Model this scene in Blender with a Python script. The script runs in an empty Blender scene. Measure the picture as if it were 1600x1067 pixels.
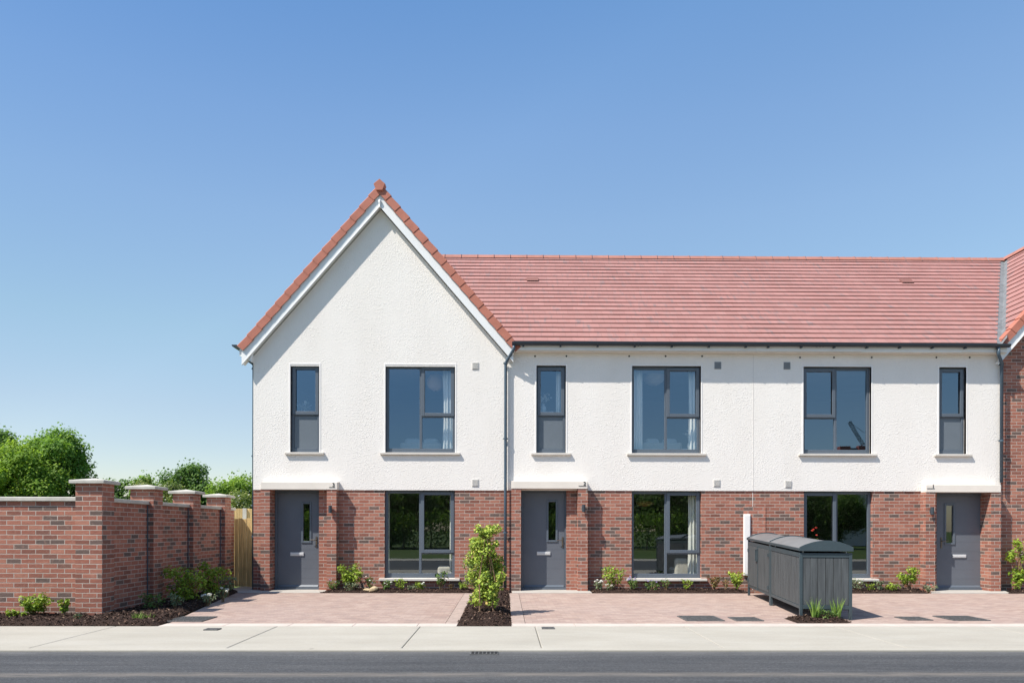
import bpy, bmesh, math, random
import numpy as np
from mathutils import Vector, Matrix, noise as mnoise
R = math.radians
random.seed(7)
scene = bpy.context.scene
COL = scene.collection

# ------------------------------------------------------------------ camera
W0, H0 = 1600.0, 1067.0
LENS, SHY, EYE, CY = 24.0, 0.1828, 1.38, -15.3
FPX = LENS / 36.0 * W0
CROT = Matrix.Rotation(R(-0.6), 4, 'Z') @ Matrix.Rotation(R(90), 4, 'X') @ Matrix.Rotation(R(0.1), 4, 'Z')
cam_d = bpy.data.cameras.new('camera')
cam_d.lens, cam_d.sensor_width, cam_d.shift_y = LENS, 36.0, SHY
cam_d.clip_end = 2000
cam = bpy.data.objects.new('camera', cam_d)
COL.objects.link(cam)
cam.matrix_world = Matrix.Translation((0, CY, EYE)) @ CROT
scene.camera = cam


def ray(px, py):
    d = Vector(((px - W0 / 2) / FPX, -(py - H0 / 2 - SHY * W0) / FPX, -1))
    return (CROT.to_3x3() @ d)


def F(px, py, Y=0.0):                     # point of the photograph on the plane y = Y
    d = ray(px, py)
    t = (Y - CY) / d.y
    return t * d.x, EYE + t * d.z


def FX(px, Y=0.0, py=826): return F(px, py, Y)[0]
def FZ(px, py, Y=0.0): return F(px, py, Y)[1]


def G(px, py, z=0.0):                     # point of the photograph on the ground
    d = ray(px, py)
    t = (z - EYE) / d.z
    return t * d.x, CY + t * d.y


# ------------------------------------------------------------------ object helpers
def tag(o, label=None, cat=None, group=None, kind=None):
    if label: o['label'] = label
    if cat: o['category'] = cat
    if group: o['group'] = group
    if kind: o['kind'] = kind
    return o


def thing(name, label, cat, loc=(0, 0, 0), rz=0.0, group=None):
    o = bpy.data.objects.new(name, None)
    o.empty_display_size = 0.2
    COL.objects.link(o)
    o.location = loc
    o.rotation_euler = (0, 0, rz)
    return tag(o, label, cat, group)


def root_loc(o):
    while o.parent: o = o.parent
    return Vector(o.location)


class MB:
    def __init__(s): s.v, s.f, s.m = [], [], []

    def add(s, vs, fs, mi=0):
        b = len(s.v)
        s.v += [tuple(p) for p in vs]
        s.f += [tuple(b + i for i in f) for f in fs]
        s.m += [mi] * len(fs)
        return s

    def box(s, x0, x1, y0, y1, z0, z1, mi=0):
        if x0 > x1: x0, x1 = x1, x0
        if y0 > y1: y0, y1 = y1, y0
        if z0 > z1: z0, z1 = z1, z0
        return s.add([(x0, y0, z0), (x1, y0, z0), (x1, y1, z0), (x0, y1, z0), (x0, y0, z1), (x1, y0, z1), (x1, y1, z1), (x0, y1, z1)],
                     [(0, 3, 2, 1), (4, 5, 6, 7), (0, 1, 5, 4), (1, 2, 6, 5), (2, 3, 7, 6), (3, 0, 4, 7)], mi)

    def quad(s, a, b, c, d, mi=0): return s.add([a, b, c, d], [(0, 1, 2, 3)], mi)

    def prism(s, pts, vec, mi=0):         # closed polygon pts (3-D) swept along vec
        n = len(pts)
        v = Vector(vec)
        vs = [Vector(p) for p in pts] + [Vector(p) + v for p in pts]
        fs = [tuple(range(n)), tuple(range(2 * n - 1, n - 1, -1))]
        fs += [(i, i + n, (i + 1) % n + n, (i + 1) % n) for i in range(n)]
        return s.add(vs, fs, mi)

    def obox(s, c, ax, ay, az, mi=0):     # oriented box, half-vectors
        c, ax, ay, az = map(Vector, (c, ax, ay, az))
        vs = [c + sx * ax + sy * ay + sz * az for sz in (-1, 1) for sx, sy in ((-1, -1), (1, -1), (1, 1), (-1, 1))]
        return s.add(vs, [(0, 3, 2, 1), (4, 5, 6, 7), (0, 1, 5, 4), (1, 2, 6, 5), (2, 3, 7, 6), (3, 0, 4, 7)], mi)

    def tube(s, pts, rad, n=8, mi=0, cap=True):
        pts = [Vector(p) for p in pts]
        if not isinstance(rad, (list, tuple)): rad = [rad] * len(pts)
        vs, fs = [], []
        up = None
        for i, p in enumerate(pts):
            t = (pts[min(i + 1, len(pts) - 1)] - pts[max(i - 1, 0)]).normalized()
            if up is None or abs(up.dot(t)) > .99:
                up = Vector((0, 0, 1)) if abs(t.z) < .9 else Vector((1, 0, 0))
            a = (up - t * up.dot(t)).normalized()
            up = a
            b = t.cross(a)
            vs += [p + rad[i] * (math.cos(2 * math.pi * k / n) * a + math.sin(2 * math.pi * k / n) * b) for k in range(n)]
        for i in range(len(pts) - 1):
            fs += [(i * n + k, i * n + (k + 1) % n, (i + 1) * n + (k + 1) % n, (i + 1) * n + k) for k in range(n)]
        if cap:
            fs += [tuple(range(n - 1, -1, -1)), tuple(range((len(pts) - 1) * n, len(pts) * n))]
        return s.add(vs, fs, mi)

    def lathe(s, c, prof, n=16, mi=0):    # prof: [(r, z)]
        c = Vector(c)
        vs = [c + Vector((r * math.cos(2 * math.pi * k / n), r * math.sin(2 * math.pi * k / n), z)) for r, z in prof for k in range(n)]
        fs = [(i * n + k, i * n + (k + 1) % n, (i + 1) * n + (k + 1) % n, (i + 1) * n + k) for i in range(len(prof) - 1) for k in range(n)]
        return s.add(vs, fs, mi)

    def build(s, name, mat, parent=None, bevel=0.0, smooth=False, uv=True, local=False, fix=True, segs=2):
        me = bpy.data.meshes.new(name)
        off = Vector((0, 0, 0)) if (local or parent is None) else root_loc(parent)
        me.from_pydata([(p[0] - off.x, p[1] - off.y, p[2] - off.z) for p in s.v], [], s.f)
        for m in (mat if isinstance(mat, (list, tuple)) else [mat]): me.materials.append(m)
        if any(s.m): me.polygons.foreach_set('material_index', s.m)
        if fix:
            bm = bmesh.new(); bm.from_mesh(me)
            bmesh.ops.recalc_face_normals(bm, faces=bm.faces)
            bm.to_mesh(me); bm.free()
        if uv:
            L = me.uv_layers.new(name='UVMap')
            for p in me.polygons:
                n = p.normal
                ax, ay, az = abs(n.x), abs(n.y), abs(n.z)
                for li in p.loop_indices:
                    c = me.vertices[me.loops[li].vertex_index].co + off
                    L.data[li].uv = (c.x, c.z) if ay >= ax and ay >= az else ((c.y, c.z) if ax >= az else (c.x, c.y))
        if smooth: me.polygons.foreach_set('use_smooth', [True] * len(me.polygons))
        o = bpy.data.objects.new(name, me)
        COL.objects.link(o)
        if parent: o.parent = parent
        if bevel:
            b = o.modifiers.new('bevel', 'BEVEL')
            b.width, b.segments, b.limit_method, b.angle_limit = bevel, segs, 'ANGLE', R(40)
        return o


# ------------------------------------------------------------------ materials
class NT:
    def __init__(s, name):
        s.mat = bpy.data.materials.new(name)
        s.mat.use_nodes = True
        s.t = s.mat.node_tree
        s.t.nodes.clear()
        s.out = s.n('ShaderNodeOutputMaterial')

    def n(s, typ, props=None, **ins):
        nd = s.t.nodes.new(typ)
        for k, v in (props or {}).items(): setattr(nd, k, v)
        for k, v in ins.items(): s.set(nd, k, v)
        return nd

    def set(s, nd, k, v):
        k = k.replace('_', ' ')
        sock = nd.inputs[int(k[1:])] if k[0] == 'i' and k[1:].isdigit() else nd.inputs[k]
        if isinstance(v, bpy.types.NodeSocket): s.t.links.new(v, sock)
        elif isinstance(v, (tuple, list)) and len(v) == 3 and sock.type == 'RGBA': sock.default_value = (*v, 1)
        else: sock.default_value = v

    def coord(s, kind='Object'): return s.n('ShaderNodeTexCoord').outputs[kind]

    def map(s, vec, scale=(1, 1, 1), rot=(0, 0, 0), loc=(0, 0, 0)):
        return s.n('ShaderNodeMapping', Vector=vec, Scale=scale, Rotation=rot, Location=loc).outputs[0]

    def noise(s, vec, scale, detail=4, rough=.55, out=0):
        return s.n('ShaderNodeTexNoise', Vector=vec, Scale=scale, Detail=detail, Roughness=rough).outputs[out]

    def ramp(s, fac, stops, interp='LINEAR'):
        nd = s.n('ShaderNodeValToRGB', Fac=fac)
        cr = nd.color_ramp
        cr.interpolation = interp
        while len(cr.elements) < len(stops): cr.elements.new(0.5)
        for e, (p, c) in zip(cr.elements, stops):
            e.position = p
            e.color = (*c, 1) if isinstance(c, (tuple, list)) else (c, c, c, 1)
        return nd.outputs[0]

    def mix(s, fac, a, b, mode='MIX'):
        nd = s.n('ShaderNodeMix', {'data_type': 'RGBA', 'blend_type': mode})
        s.set(nd, 'i0', fac); s.set(nd, 'i6', a); s.set(nd, 'i7', b)
        return nd.outputs[2]

    def math(s, op, a, b=0.0, c=0.0):
        nd = s.n('ShaderNodeMath', {'operation': op})
        s.set(nd, 'i0', a); s.set(nd, 'i1', b); s.set(nd, 'i2', c)
        return nd.outputs[0]

    def bump(s, h, strength=.3, dist=.01, normal=None):
        nd = s.n('ShaderNodeBump', Strength=strength, Distance=dist, Height=h)
        if normal is not None: s.set(nd, 'Normal', normal)
        return nd.outputs[0]

    def finish(s, color, rough=.7, normal=None, spec=.3, metal=0.0, **kw):
        p = s.n('ShaderNodeBsdfPrincipled', Roughness=rough, Metallic=metal)
        s.set(p, 'Base_Color', color)
        p.inputs['Specular IOR Level'].default_value = spec
        for k, v in kw.items(): s.set(p, k, v)
        if normal is not None: s.set(p, 'Normal', normal)
        s.t.links.new(p.outputs[0], s.out.inputs[0])
        return s.mat


def v3(c, k): return tuple(min(1, x * k) for x in c)


def mat_plain(name, col, rough=.6, var=.12, scale=6, bump=0.0, bscale=60, spec=.3, metal=0.0):
    m = NT(name)
    co = m.coord()
    nz = m.noise(co, scale, 5)
    c = m.mix(m.ramp(nz, [(.3, 0.0), (.7, 1.0)]), v3(col, 1 - var), v3(col, 1 + var))
    nrm = m.bump(m.noise(co, bscale, 3), bump, .004) if bump else None
    return m.finish(c, rough, nrm, spec, metal)


def mat_render():
    m = NT('roughcast_render')
    co = m.coord()
    w = m.n('ShaderNodeVectorMath', {'operation': 'ADD'})
    ns = m.n('ShaderNodeTexNoise', Vector=co, Scale=22.0, Detail=2)
    sc = m.n('ShaderNodeVectorMath', {'operation': 'SCALE'})
    m.t.links.new(ns.outputs[1], sc.inputs[0]); sc.inputs['Scale'].default_value = .03
    m.t.links.new(co, w.inputs[0]); m.t.links.new(sc.outputs[0], w.inputs[1])
    wv = w.outputs[0]
    vo = m.n('ShaderNodeTexVoronoi', {'feature': 'F1'}, Vector=wv, Scale=40.0)
    h1 = m.ramp(vo.outputs['Distance'], [(.05, 1.0), (.6, 0.0)])
    pick = m.ramp(m.n('ShaderNodeSeparateColor', Color=vo.outputs['Color']).outputs[0], [(.25, .1), (.9, 1.0)])
    patch = m.ramp(m.noise(co, 1.7, 3), [(.35, .45), (.65, 1.0)])
    h2 = m.noise(wv, 80, 3, .6)
    h = m.math('ADD', m.math('MULTIPLY', m.math('MULTIPLY', h1, pick), patch), m.math('MULTIPLY', h2, .55))
    nrm = m.bump(h, .62, .0095)
    big = m.noise(m.map(co, (1.2, 1, .4)), 1.3, 5)
    c = m.mix(m.ramp(big, [(.35, 0.0), (.7, 1.0)]), (.755, .718, .672), (.785, .752, .71))
    pits = m.ramp(h2, [(.25, .82), (.42, 1.0)])
    c = m.mix(1.0, c, pits, 'MULTIPLY')
    st = m.ramp(m.noise(m.map(co, (5, 1, .25)), 1.6, 4), [(.52, 0.0), (.78, .16)])
    c = m.mix(st, c, (.66, .645, .61))
    return m.finish(c, .9, nrm, .12)


def mat_brick(name='red_brick', seed=0.0, light=1.0):
    m = NT(name)
    uv = m.map(m.coord('UV'), loc=(seed, 0, 0))
    wob = m.n('ShaderNodeTexNoise', Vector=uv, Scale=9.0, Detail=2)
    sc = m.n('ShaderNodeVectorMath', {'operation': 'SCALE'}); sc.inputs['Scale'].default_value = .008
    sub = m.n('ShaderNodeVectorMath', {'operation': 'SUBTRACT'}); sub.inputs[1].default_value = (.5, .5, .5)
    m.t.links.new(wob.outputs[1], sub.inputs[0]); m.t.links.new(sub.outputs[0], sc.inputs[0])
    ad = m.n('ShaderNodeVectorMath', {'operation': 'ADD'})
    m.t.links.new(uv, ad.inputs[0]); m.t.links.new(sc.outputs[0], ad.inputs[1])
    b = m.n('ShaderNodeTexBrick', {'offset': .5, 'offset_frequency': 2}, Vector=ad.outputs[0], Scale=1.0, Mortar_Size=.0062, Mortar_Smooth=.25,
            Bias=0.0, Brick_Width=.225, Row_Height=.075, Color1=(0, 0, 0), Color2=(1, 1, 1), Mortar=(.5, .5, .5))
    r = b.outputs[0]
    L = light
    base = m.ramp(r, [(0, (0.1111 * L, 0.08412 * L, 0.07306 * L)), (.13, (0.1493 * L, 0.1033 * L, 0.08673 * L)), (.18, (0.215 * L, 0.08733 * L, 0.06223 * L)), (.32, (0.2948 * L, 0.1128 * L, 0.07833 * L)),
                      (.62, (0.3429 * L, 0.1335 * L, 0.0912 * L)), (.85, (0.3772 * L, 0.1573 * L, 0.1082 * L)), (1, (0.4115 * L, 0.1855 * L, 0.1281 * L))])
    n1 = m.noise(m.map(uv, (9, 30, 1)), 1.0, 5, .65)
    base = m.mix(m.ramp(n1, [(.35, 0.0), (.72, .55)]), base, m.mix(.65, base, (.135, .075, .065)))
    n2 = m.noise(uv, 16, 4, .6)
    base = m.mix(m.ramp(n2, [(.55, 0.0), (.75, .4)]), base, (.43, .255, .195))
    big = m.noise(uv, .8, 3)
    base = m.mix(1.0, base, m.ramp(big, [(.3, .9), (.7, 1.08)]), 'MULTIPLY')
    mort = m.mix(m.ramp(m.noise(uv, 5, 5), [(.35, 0.0), (.7, 1.0)]), (.385, .32, .275), (.49, .42, .37))
    c = m.mix(b.outputs[1], base, mort)
    hgt = m.math('SUBTRACT', m.math('MULTIPLY', m.noise(m.map(uv, (20, 45, 1)), 1.0, 5, .7), .55), b.outputs[1])
    return m.finish(c, .88, m.bump(hgt, .75, .008), .2)


def mat_roof():
    m = NT('clay_roof_tile')
    uv = m.coord('UV')
    b = m.n('ShaderNodeTexBrick', {'offset': .5, 'offset_frequency': 2}, Vector=uv, Scale=1.0, Mortar_Size=.0025, Mortar_Smooth=.3, Bias=0.0,
            Brick_Width=.27, Row_Height=.238, Color1=(0, 0, 0), Color2=(1, 1, 1), Mortar=(0.552, 0.6, 0.6))
    base = m.ramp(b.outputs[0], [(0, (0.2978, 0.1507, 0.1353)), (.5, (0.3202, 0.162, 0.1455)), (1, (0.3362, 0.1701, 0.1528))])
    # grey smudges that run a little down the slope inside single tiles
    s1 = m.noise(m.map(uv, (9, 2.6, 1), rot=(0, 0, .55)), 1.0, 5, .62)
    s2 = m.noise(m.map(uv, (.55, .9, 1)), 1.0, 3)
    sm = m.math('MULTIPLY', m.ramp(s1, [(.50, 0.0), (.66, .95)]), m.ramp(s2, [(.36, 0.35), (.60, 1.0)]))
    per = m.ramp(b.outputs[0], [(.30, 0.3), (.75, 1.0)])
    base = m.mix(m.math('MULTIPLY', sm, per), base, (0.1863, 0.147, 0.147))
    pale = m.noise(m.map(uv, (3, 7, 1)), 1.0, 5)
    base = m.mix(m.ramp(pale, [(.5, 0.0), (.8, .35)]), base, (0.4416, 0.2775, 0.252))
    c = m.mix(b.outputs[1], base, (0.207, 0.0975, 0.0825))
    nrm = m.bump(m.math('SUBTRACT', m.noise(uv, 60, 3), b.outputs[1]), .3, .004)
    return m.finish(c, .75, nrm, .25)


def mat_paver(name='block_paving', k=1.0):
    m = NT(name)
    uv = m.coord('UV')
    b = m.n('ShaderNodeTexBrick', {'offset': .5, 'offset_frequency': 2}, Vector=uv, Scale=1.0, Mortar_Size=.0028, Mortar_Smooth=.4, Bias=0.0,
            Brick_Width=.165, Row_Height=.083, Color1=(0, 0, 0), Color2=(1, 1, 1), Mortar=(0.52, 0.52, 0.52))
    base = m.ramp(b.outputs[0], [(0, v3((0.2425, 0.1805, 0.1592), k)), (.25, v3((0.2886, 0.2005, 0.1695), k)), (.5, v3((0.3215, 0.2308, 0.19), k)), (.75, v3((0.3442, 0.2579, 0.218), k)), (1, v3((0.3819, 0.2895, 0.2402), k))])
    base = m.mix(m.ramp(m.noise(uv, .7, 4), [(.32, .08), (.72, .48)]), base, v3((0.3445, 0.273, 0.2444), k))
    base = m.mix(m.ramp(m.noise(uv, 30, 4, .7), [(.5, 0.0), (.8, .4)]), base, v3((0.208, 0.156, 0.143), k))
    c = m.mix(b.outputs[1], base, v3((0.195, 0.1534, 0.13), k))
    h = m.math('SUBTRACT', m.math('MULTIPLY', m.noise(uv, 80, 3), .3), b.outputs[1])
    return m.finish(c, .85, m.bump(h, .5, .005), .2)


def mat_footpath():
    m = NT('pale_concrete_footpath')
    co = m.coord()
    a = m.noise(m.map(co, (.5, 1.2, 1)), 1.5, 6, .6)
    c = m.ramp(a, [(.25, (0.3149, 0.293, 0.2489)), (.5, (0.3511, 0.3287, 0.2819)), (.75, (0.3859, 0.3643, 0.3175))])
    st = m.noise(m.map(co, (.8, 3.0, 1), loc=(4, 2, 0)), 1.1, 5, .65)
    c = m.mix(m.ramp(st, [(.55, 0.0), (.75, .35)]), c, (0.2881, 0.2746, 0.2337))
    sp = m.math('ADD', m.math('MULTIPLY', m.noise(co, 140, 2, .6), .5), m.math('MULTIPLY', m.noise(co, 32, 4, .75), .5))
    c = m.mix(1.0, c, m.ramp(sp, [(.3, .86), (.62, 1.05)]), 'MULTIPLY')
    sv = m.n('ShaderNodeTexVoronoi', Vector=co, Scale=1.4)
    spot = m.math('MULTIPLY', m.ramp(sv.outputs['Distance'], [(.02, 1.0), (.05, 0.0)]), m.ramp(m.n('ShaderNodeSeparateColor', Color=sv.outputs['Color']).outputs[0], [(.55, 0.0), (.6, .55)]))
    c = m.mix(spot, c, (0.126, 0.1144, 0.105))
    gr = m.noise(m.map(co, (.9, 2.0, 1), loc=(7, 1, 0)), 1.6, 6, .7)
    c = m.mix(m.ramp(gr, [(.54, 0.0), (.72, .40)]), c, (0.2835, 0.2725, 0.2467))
    brush = m.noise(m.map(co, (3, 160, 1)), 1.0, 2)
    return m.finish(c, .85, m.bump(m.math('ADD', sp, brush), .25, .003), .2)


def mat_asphalt():
    m = NT('asphalt')
    co = m.coord()
    sp = m.math('ADD', m.math('MULTIPLY', m.noise(m.map(co, (1, 2.2, 1)), 34, 4, .85), .55), m.math('MULTIPLY', m.noise(co, 120, 3, .8), .45))
    c = m.ramp(sp, [(.25, (0.02448, 0.02516, 0.02652)), (.5, (0.04896, 0.05032, 0.05236)), (.78, (0.1156, 0.117, 0.1197))])
    # long drag marks of the paver and traffic polish
    l1 = m.noise(m.map(co, (.16, 3.0, 1)), 1.3, 6, .68)
    c = m.mix(m.ramp(l1, [(.42, 0.0), (.74, .36)]), c, (0.1061, 0.1047, 0.1034))
    l2 = m.noise(m.map(co, (.22, 7.0, 1), loc=(9, 3, 0)), 1.1, 5, .65)
    c = m.mix(m.ramp(l2, [(.50, 0.0), (.74, .42)]), c, (0.02856, 0.03128, 0.03672))
    l3 = m.noise(m.map(co, (1.2, 11.0, 1), loc=(2, 5, 0)), 1.0, 4, .7)
    c = m.mix(m.ramp(l3, [(.55, 0.0), (.76, .30)]), c, (0.1292, 0.1251, 0.1224))
    sx = m.n('ShaderNodeSeparateXYZ', Vector=co).outputs[1]
    wob = m.math('MULTIPLY', m.math('SUBTRACT', m.noise(m.map(co, (.5, 0, 0)), 1.0, 3), .5), .12)
    d = m.math('ABSOLUTE', m.math('ADD', m.math('ADD', sx, 8.72), wob))
    seam = m.math('MULTIPLY', m.ramp(d, [(.02, .75), (.14, 0.0)]), m.ramp(m.noise(m.map(co, (1.2, 9, 1)), 2.0, 4), [(.3, .3), (.6, 1.0)]))
    pt = m.noise(m.map(co, (.45, 1.2, 1), loc=(3, 8, 0)), 1.2, 4)
    c = m.mix(1.0, c, m.ramp(pt, [(.3, (.92, .95, .99)), (.7, (1.12, 1.13, 1.15))]), 'MULTIPLY')
    c = m.mix(1.0, c, m.ramp(sp, [(.36, .62), (.5, .98), (.64, 1.42)]), 'MULTIPLY')
    fs = m.noise(m.map(co, (.7, 30, 1), loc=(1, 4, 0)), 1.0, 4, .75)
    c = m.mix(1.0, c, m.ramp(fs, [(.32, .84), (.68, 1.24)]), 'MULTIPLY')
    c = m.mix(seam, c, (0.17, 0.1523, 0.1333))
    # pale dust gathered along the kerb
    k = m.math('ABSOLUTE', m.math('ADD', sx, 7.5))
    dust = m.math('MULTIPLY', m.ramp(k, [(.02, .6), (.30, 0.0)]), m.ramp(m.noise(m.map(co, (1.0, 6, 1)), 1.5, 5, .7), [(.3, .2), (.65, 1.0)]))
    c = m.mix(dust, c, (0.17, 0.1659, 0.1605))
    return m.finish(c, .82, m.bump(sp, .8, .008), .25)


def mat_timber(name, col, rough=.75, grain='z', dark=.55):
    m = NT(name)
    co = m.coord()
    s = {'z': (14, 14, .9), 'y': (14, .9, 14), 'x': (.9, 14, 14)}[grain]
    g = m.noise(m.map(co, s), 2.2, 6, .65)
    c = m.mix(m.ramp(g, [(.3, 0.0), (.7, 1.0)]), v3(col, dark), v3(col, 1.15))
    pl = m.noise(m.map(co, (4.2, 4.2, .05)), 2.0, 1)
    c = m.mix(1.0, c, m.ramp(pl, [(.3, .82), (.7, 1.1)]), 'MULTIPLY')
    return m.finish(c, rough, m.bump(g, .3, .003), .25)


def mat_mulch():
    m = NT('bark_mulch')
    co = m.coord()
    a = m.noise(co, 38, 5, .7)
    v = m.n('ShaderNodeTexVoronoi', Vector=m.map(co, (1, 1.6, 1)), Scale=34.0)
    c = m.ramp(a, [(.25, (.016, .010, .008)), (.5, (.042, .025, .019)), (.75, (.095, .058, .043))])
    c = m.mix(.35, c, m.ramp(v.outputs['Distance'], [(.1, (.07, .043, .032)), (.6, (.012, .008, .007))]))
    return m.finish(c, .9, m.bump(m.math('ADD', a, v.outputs['Distance']), .9, .03), .15)


def mat_attr(name, ramp, rough=.6, transl=.35, spec=.25):
    """colour by the per-leaf random number stored on the mesh"""
    m = NT(name)
    at = m.n('ShaderNodeAttribute', {'attribute_name': 'tint'})
    c = m.ramp(at.outputs['Fac'], ramp)
    p = m.n('ShaderNodeBsdfPrincipled', Roughness=rough)
    m.set(p, 'Base_Color', c); p.inputs['Specular IOR Level'].default_value = spec
    if transl:
        t = m.n('ShaderNodeBsdfTranslucent')
        m.set(t, 'Color', m.mix(1.0, c, (1.0, 1.0, .55), 'MULTIPLY'))
        mx = m.n('ShaderNodeMixShader'); mx.inputs[0].default_value = transl
        m.t.links.new(p.outputs[0], mx.inputs[1]); m.t.links.new(t.outputs[0], mx.inputs[2])
        m.t.links.new(mx.outputs[0], m.out.inputs[0])
    else:
        m.t.links.new(p.outputs[0], m.out.inputs[0])
    return m.mat


def mat_glass(name='window_glass', tint=(.90, .92, .92), refl=(.55, .78, 1.0), f0=.25):
    m = NT(name)
    fc = m.n('ShaderNodeLayerWeight', Blend=.5).outputs['Facing']
    fr = m.n('ShaderNodeMath', {'operation': 'MULTIPLY_ADD'})      # Schlick, the same from both sides
    m.set(fr, 'i0', m.math('POWER', fc, 5.0)); m.set(fr, 'i1', 1 - f0); m.set(fr, 'i2', f0)
    gl = m.n('ShaderNodeBsdfGlossy', Roughness=.0, Color=refl)
    wav = m.noise(m.coord(), 1.1, 1)
    m.set(gl, 'Normal', m.bump(wav, .012, .02))
    tr = m.n('ShaderNodeBsdfTransparent', Color=tint)
    mx = m.n('ShaderNodeMixShader')
    m.t.links.new(fr.outputs[0], mx.inputs[0]); m.t.links.new(tr.outputs[0], mx.inputs[1]); m.t.links.new(gl.outputs[0], mx.inputs[2])
    m.t.links.new(mx.outputs[0], m.out.inputs[0])
    return m.mat


def mat_grass():
    m = NT('grass')
    co = m.coord()
    a = m.noise(co, 3.0, 6, .7)
    b = m.noise(co, .15, 3)
    c = m.ramp(a, [(.3, (.035, .06, .014)), (.6, (.06, .10, .022)), (.8, (.10, .13, .04))])
    c = m.mix(m.ramp(b, [(.4, 0.0), (.7, .5)]), c, (.09, .10, .035))
    return m.finish(c, .9, m.bump(a, .6, .04), .15)


M = dict(
    render=mat_render(), brick=mat_brick('red_brick'), brick2=mat_brick('red_brick_right', 3.37), brick3=mat_brick('red_brick_garden', 7.11),
    lit_brick=mat_brick('sunlit_red_brick', 1.06, 1.22),  # same brick lightened, side-lit overexposure painted into its colour
    roof=mat_roof(), verge=mat_plain('terracotta_verge', (0.391, 0.1449, 0.101), .7, .10, 5, .2, 90),
    ridge=mat_plain('terracotta_ridge', (0.336, 0.147, 0.112), .7, .12, 4, .2, 90),
    stone=mat_plain('cast_stone', (.70, .645, .575), .8, .05, 3, .15, 140), sill=mat_plain('concrete_sill', (0.5612, 0.5246, 0.4758), .8, .06, 4, .12, 120),
    coping=mat_plain('concrete_coping', (0.442, 0.4225, 0.377), .85, .14, 5, .3, 90),
    frame=mat_plain('anthracite_frame', (.094, .114, .140), .38, .04, 3, .04, 300, .5), door=mat_plain('anthracite_door', (.112, .124, .146), .42, .05, 3, .08, 220, .45),
    panel=mat_plain('opaque_panel', (0.1323, 0.1552, 0.1782), .35, .05, 2, 0, 60, .5),
    gutter=mat_plain('dark_gutter', (.022, .032, .045), .35, .1, 4, 0, 60, .5), pipe=mat_plain('grey_pipe', (.055, .085, .115), .4, .1, 4, 0, 60, .5),
    pvc=mat_plain('white_pvc', (0.75, 0.7562, 0.75), .4, .03, 2, 0, 60, .4), plaster=mat_plain('smooth_plaster', (0.7808, 0.7564, 0.732), .8, .03, 5, .1, 120),
    lead=mat_plain('lead_valley', (0.169, 0.1755, 0.182), .6, .25, 9, .3, 40), soffit=mat_plain('soffit_board', (0.672, 0.636, 0.576), .7, .05, 5),
    vent=mat_plain('vent_plastic', (0.598, 0.575, 0.5405), .6, .06, 9), ventg=mat_plain('grey_vent_plastic', (.22, .24, .26), .6, .06, 9),
    dark=mat_plain('dark_void', (.012, .012, .013), .8, .2, 8), joint=mat_plain('movement_joint', (0.649, 0.6136, 0.5782), .8, .06, 12),
    chrome=mat_plain('satin_steel', (.66, .66, .66), .3, .05, 9, 0, 60, .5, .25), brass=mat_plain('bronze_lever', (.16, .13, .10), .35, .1, 9, 0, 60, .5, .6),
    lamp=mat_plain('lamp_grey', (.035, .045, .055), .4, .1, 9, 0, 60, .5), black=mat_plain('number_black', (.02, .02, .022), .5, .1, 9),
    paver=mat_paver(), paver2=mat_paver('pale_block_paving', 1.05), border=mat_plain('border_pavers', (0.325, 0.2535, 0.2184), .85, .16, 6, .3, 90), kerb=mat_plain('pink_kerb', (0.4675, 0.4041, 0.3574), .85, .08, 5, .25, 100),
    slab=mat_plain('door_slab', (0.378, 0.3537, 0.3186), .85, .07, 4, .25, 120), footpath=mat_footpath(), asphalt=mat_asphalt(), roadkerb=mat_plain('kerb_concrete', (.34, .33, .30), .85, .12, 5, .3, 90),
    mulch=mat_mulch(), timber=mat_timber('pale_timber', (.66, .47, .215)), timber2=mat_timber('fence_timber', (.60, .43, .20)),
    plank=mat_timber('grey_plank', (.082, .090, .095), .6), binmetal=mat_plain('bin_store_metal', (.040, .058, .068), .42, .1, 5, .05, 120, .5),
    lid=mat_plain('bin_store_lid', (0.1313, 0.1338, 0.1375), .38, .16, 3, .1, 60, .5), iron=mat_plain('cast_iron', (.088, .088, .088), .75, .45, 40, .8, 70, .3),
    wallpaint=mat_plain('interior_paint', (.38, .39, .40), .9, .03, 2), floor=mat_timber('oak_floor', (.16, .10, .06), .5, 'y'),
    curtain=mat_plain('curtain_cloth', (.82, .82, .77), .9, .04, 8), paper=mat_plain('paper_shade', (.80, .66, .58), .8, .05, 9), white=mat_plain('white_cotton', (.72, .73, .72), .9, .04, 7),
    wood=mat_timber('lamp_wood', (.60, .38, .17), .5, 'x'), china=mat_plain('white_ceramic', (.78, .78, .76), .3, .03, 7), sofa=mat_plain('cream_upholstery', (.72, .68, .60), .9, .06, 20),
    picture=mat_plain('pale_print', (.42, .41, .38), .7, .3, 14), glass=mat_glass(), glass_low=mat_glass('ground_floor_glass', (.88, .90, .88), (.84, .88, .88), .21),
    bark=mat_plain('tree_bark', (.16, .125, .085), .9, .3, 5, .6, 20), twig=mat_plain('twig', (.20, .13, .07), .85, .25, 12),
    rock=mat_plain('garden_stone', (.42, .33, .20), .85, .25, 9, .5, 30), grass=mat_grass(), red=mat_plain('crane_red', (.42, .10, .07), .5, .1, 2), steel=mat_plain('crane_grey', (.10, .11, .12), .5, .1, 2),
)
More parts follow.
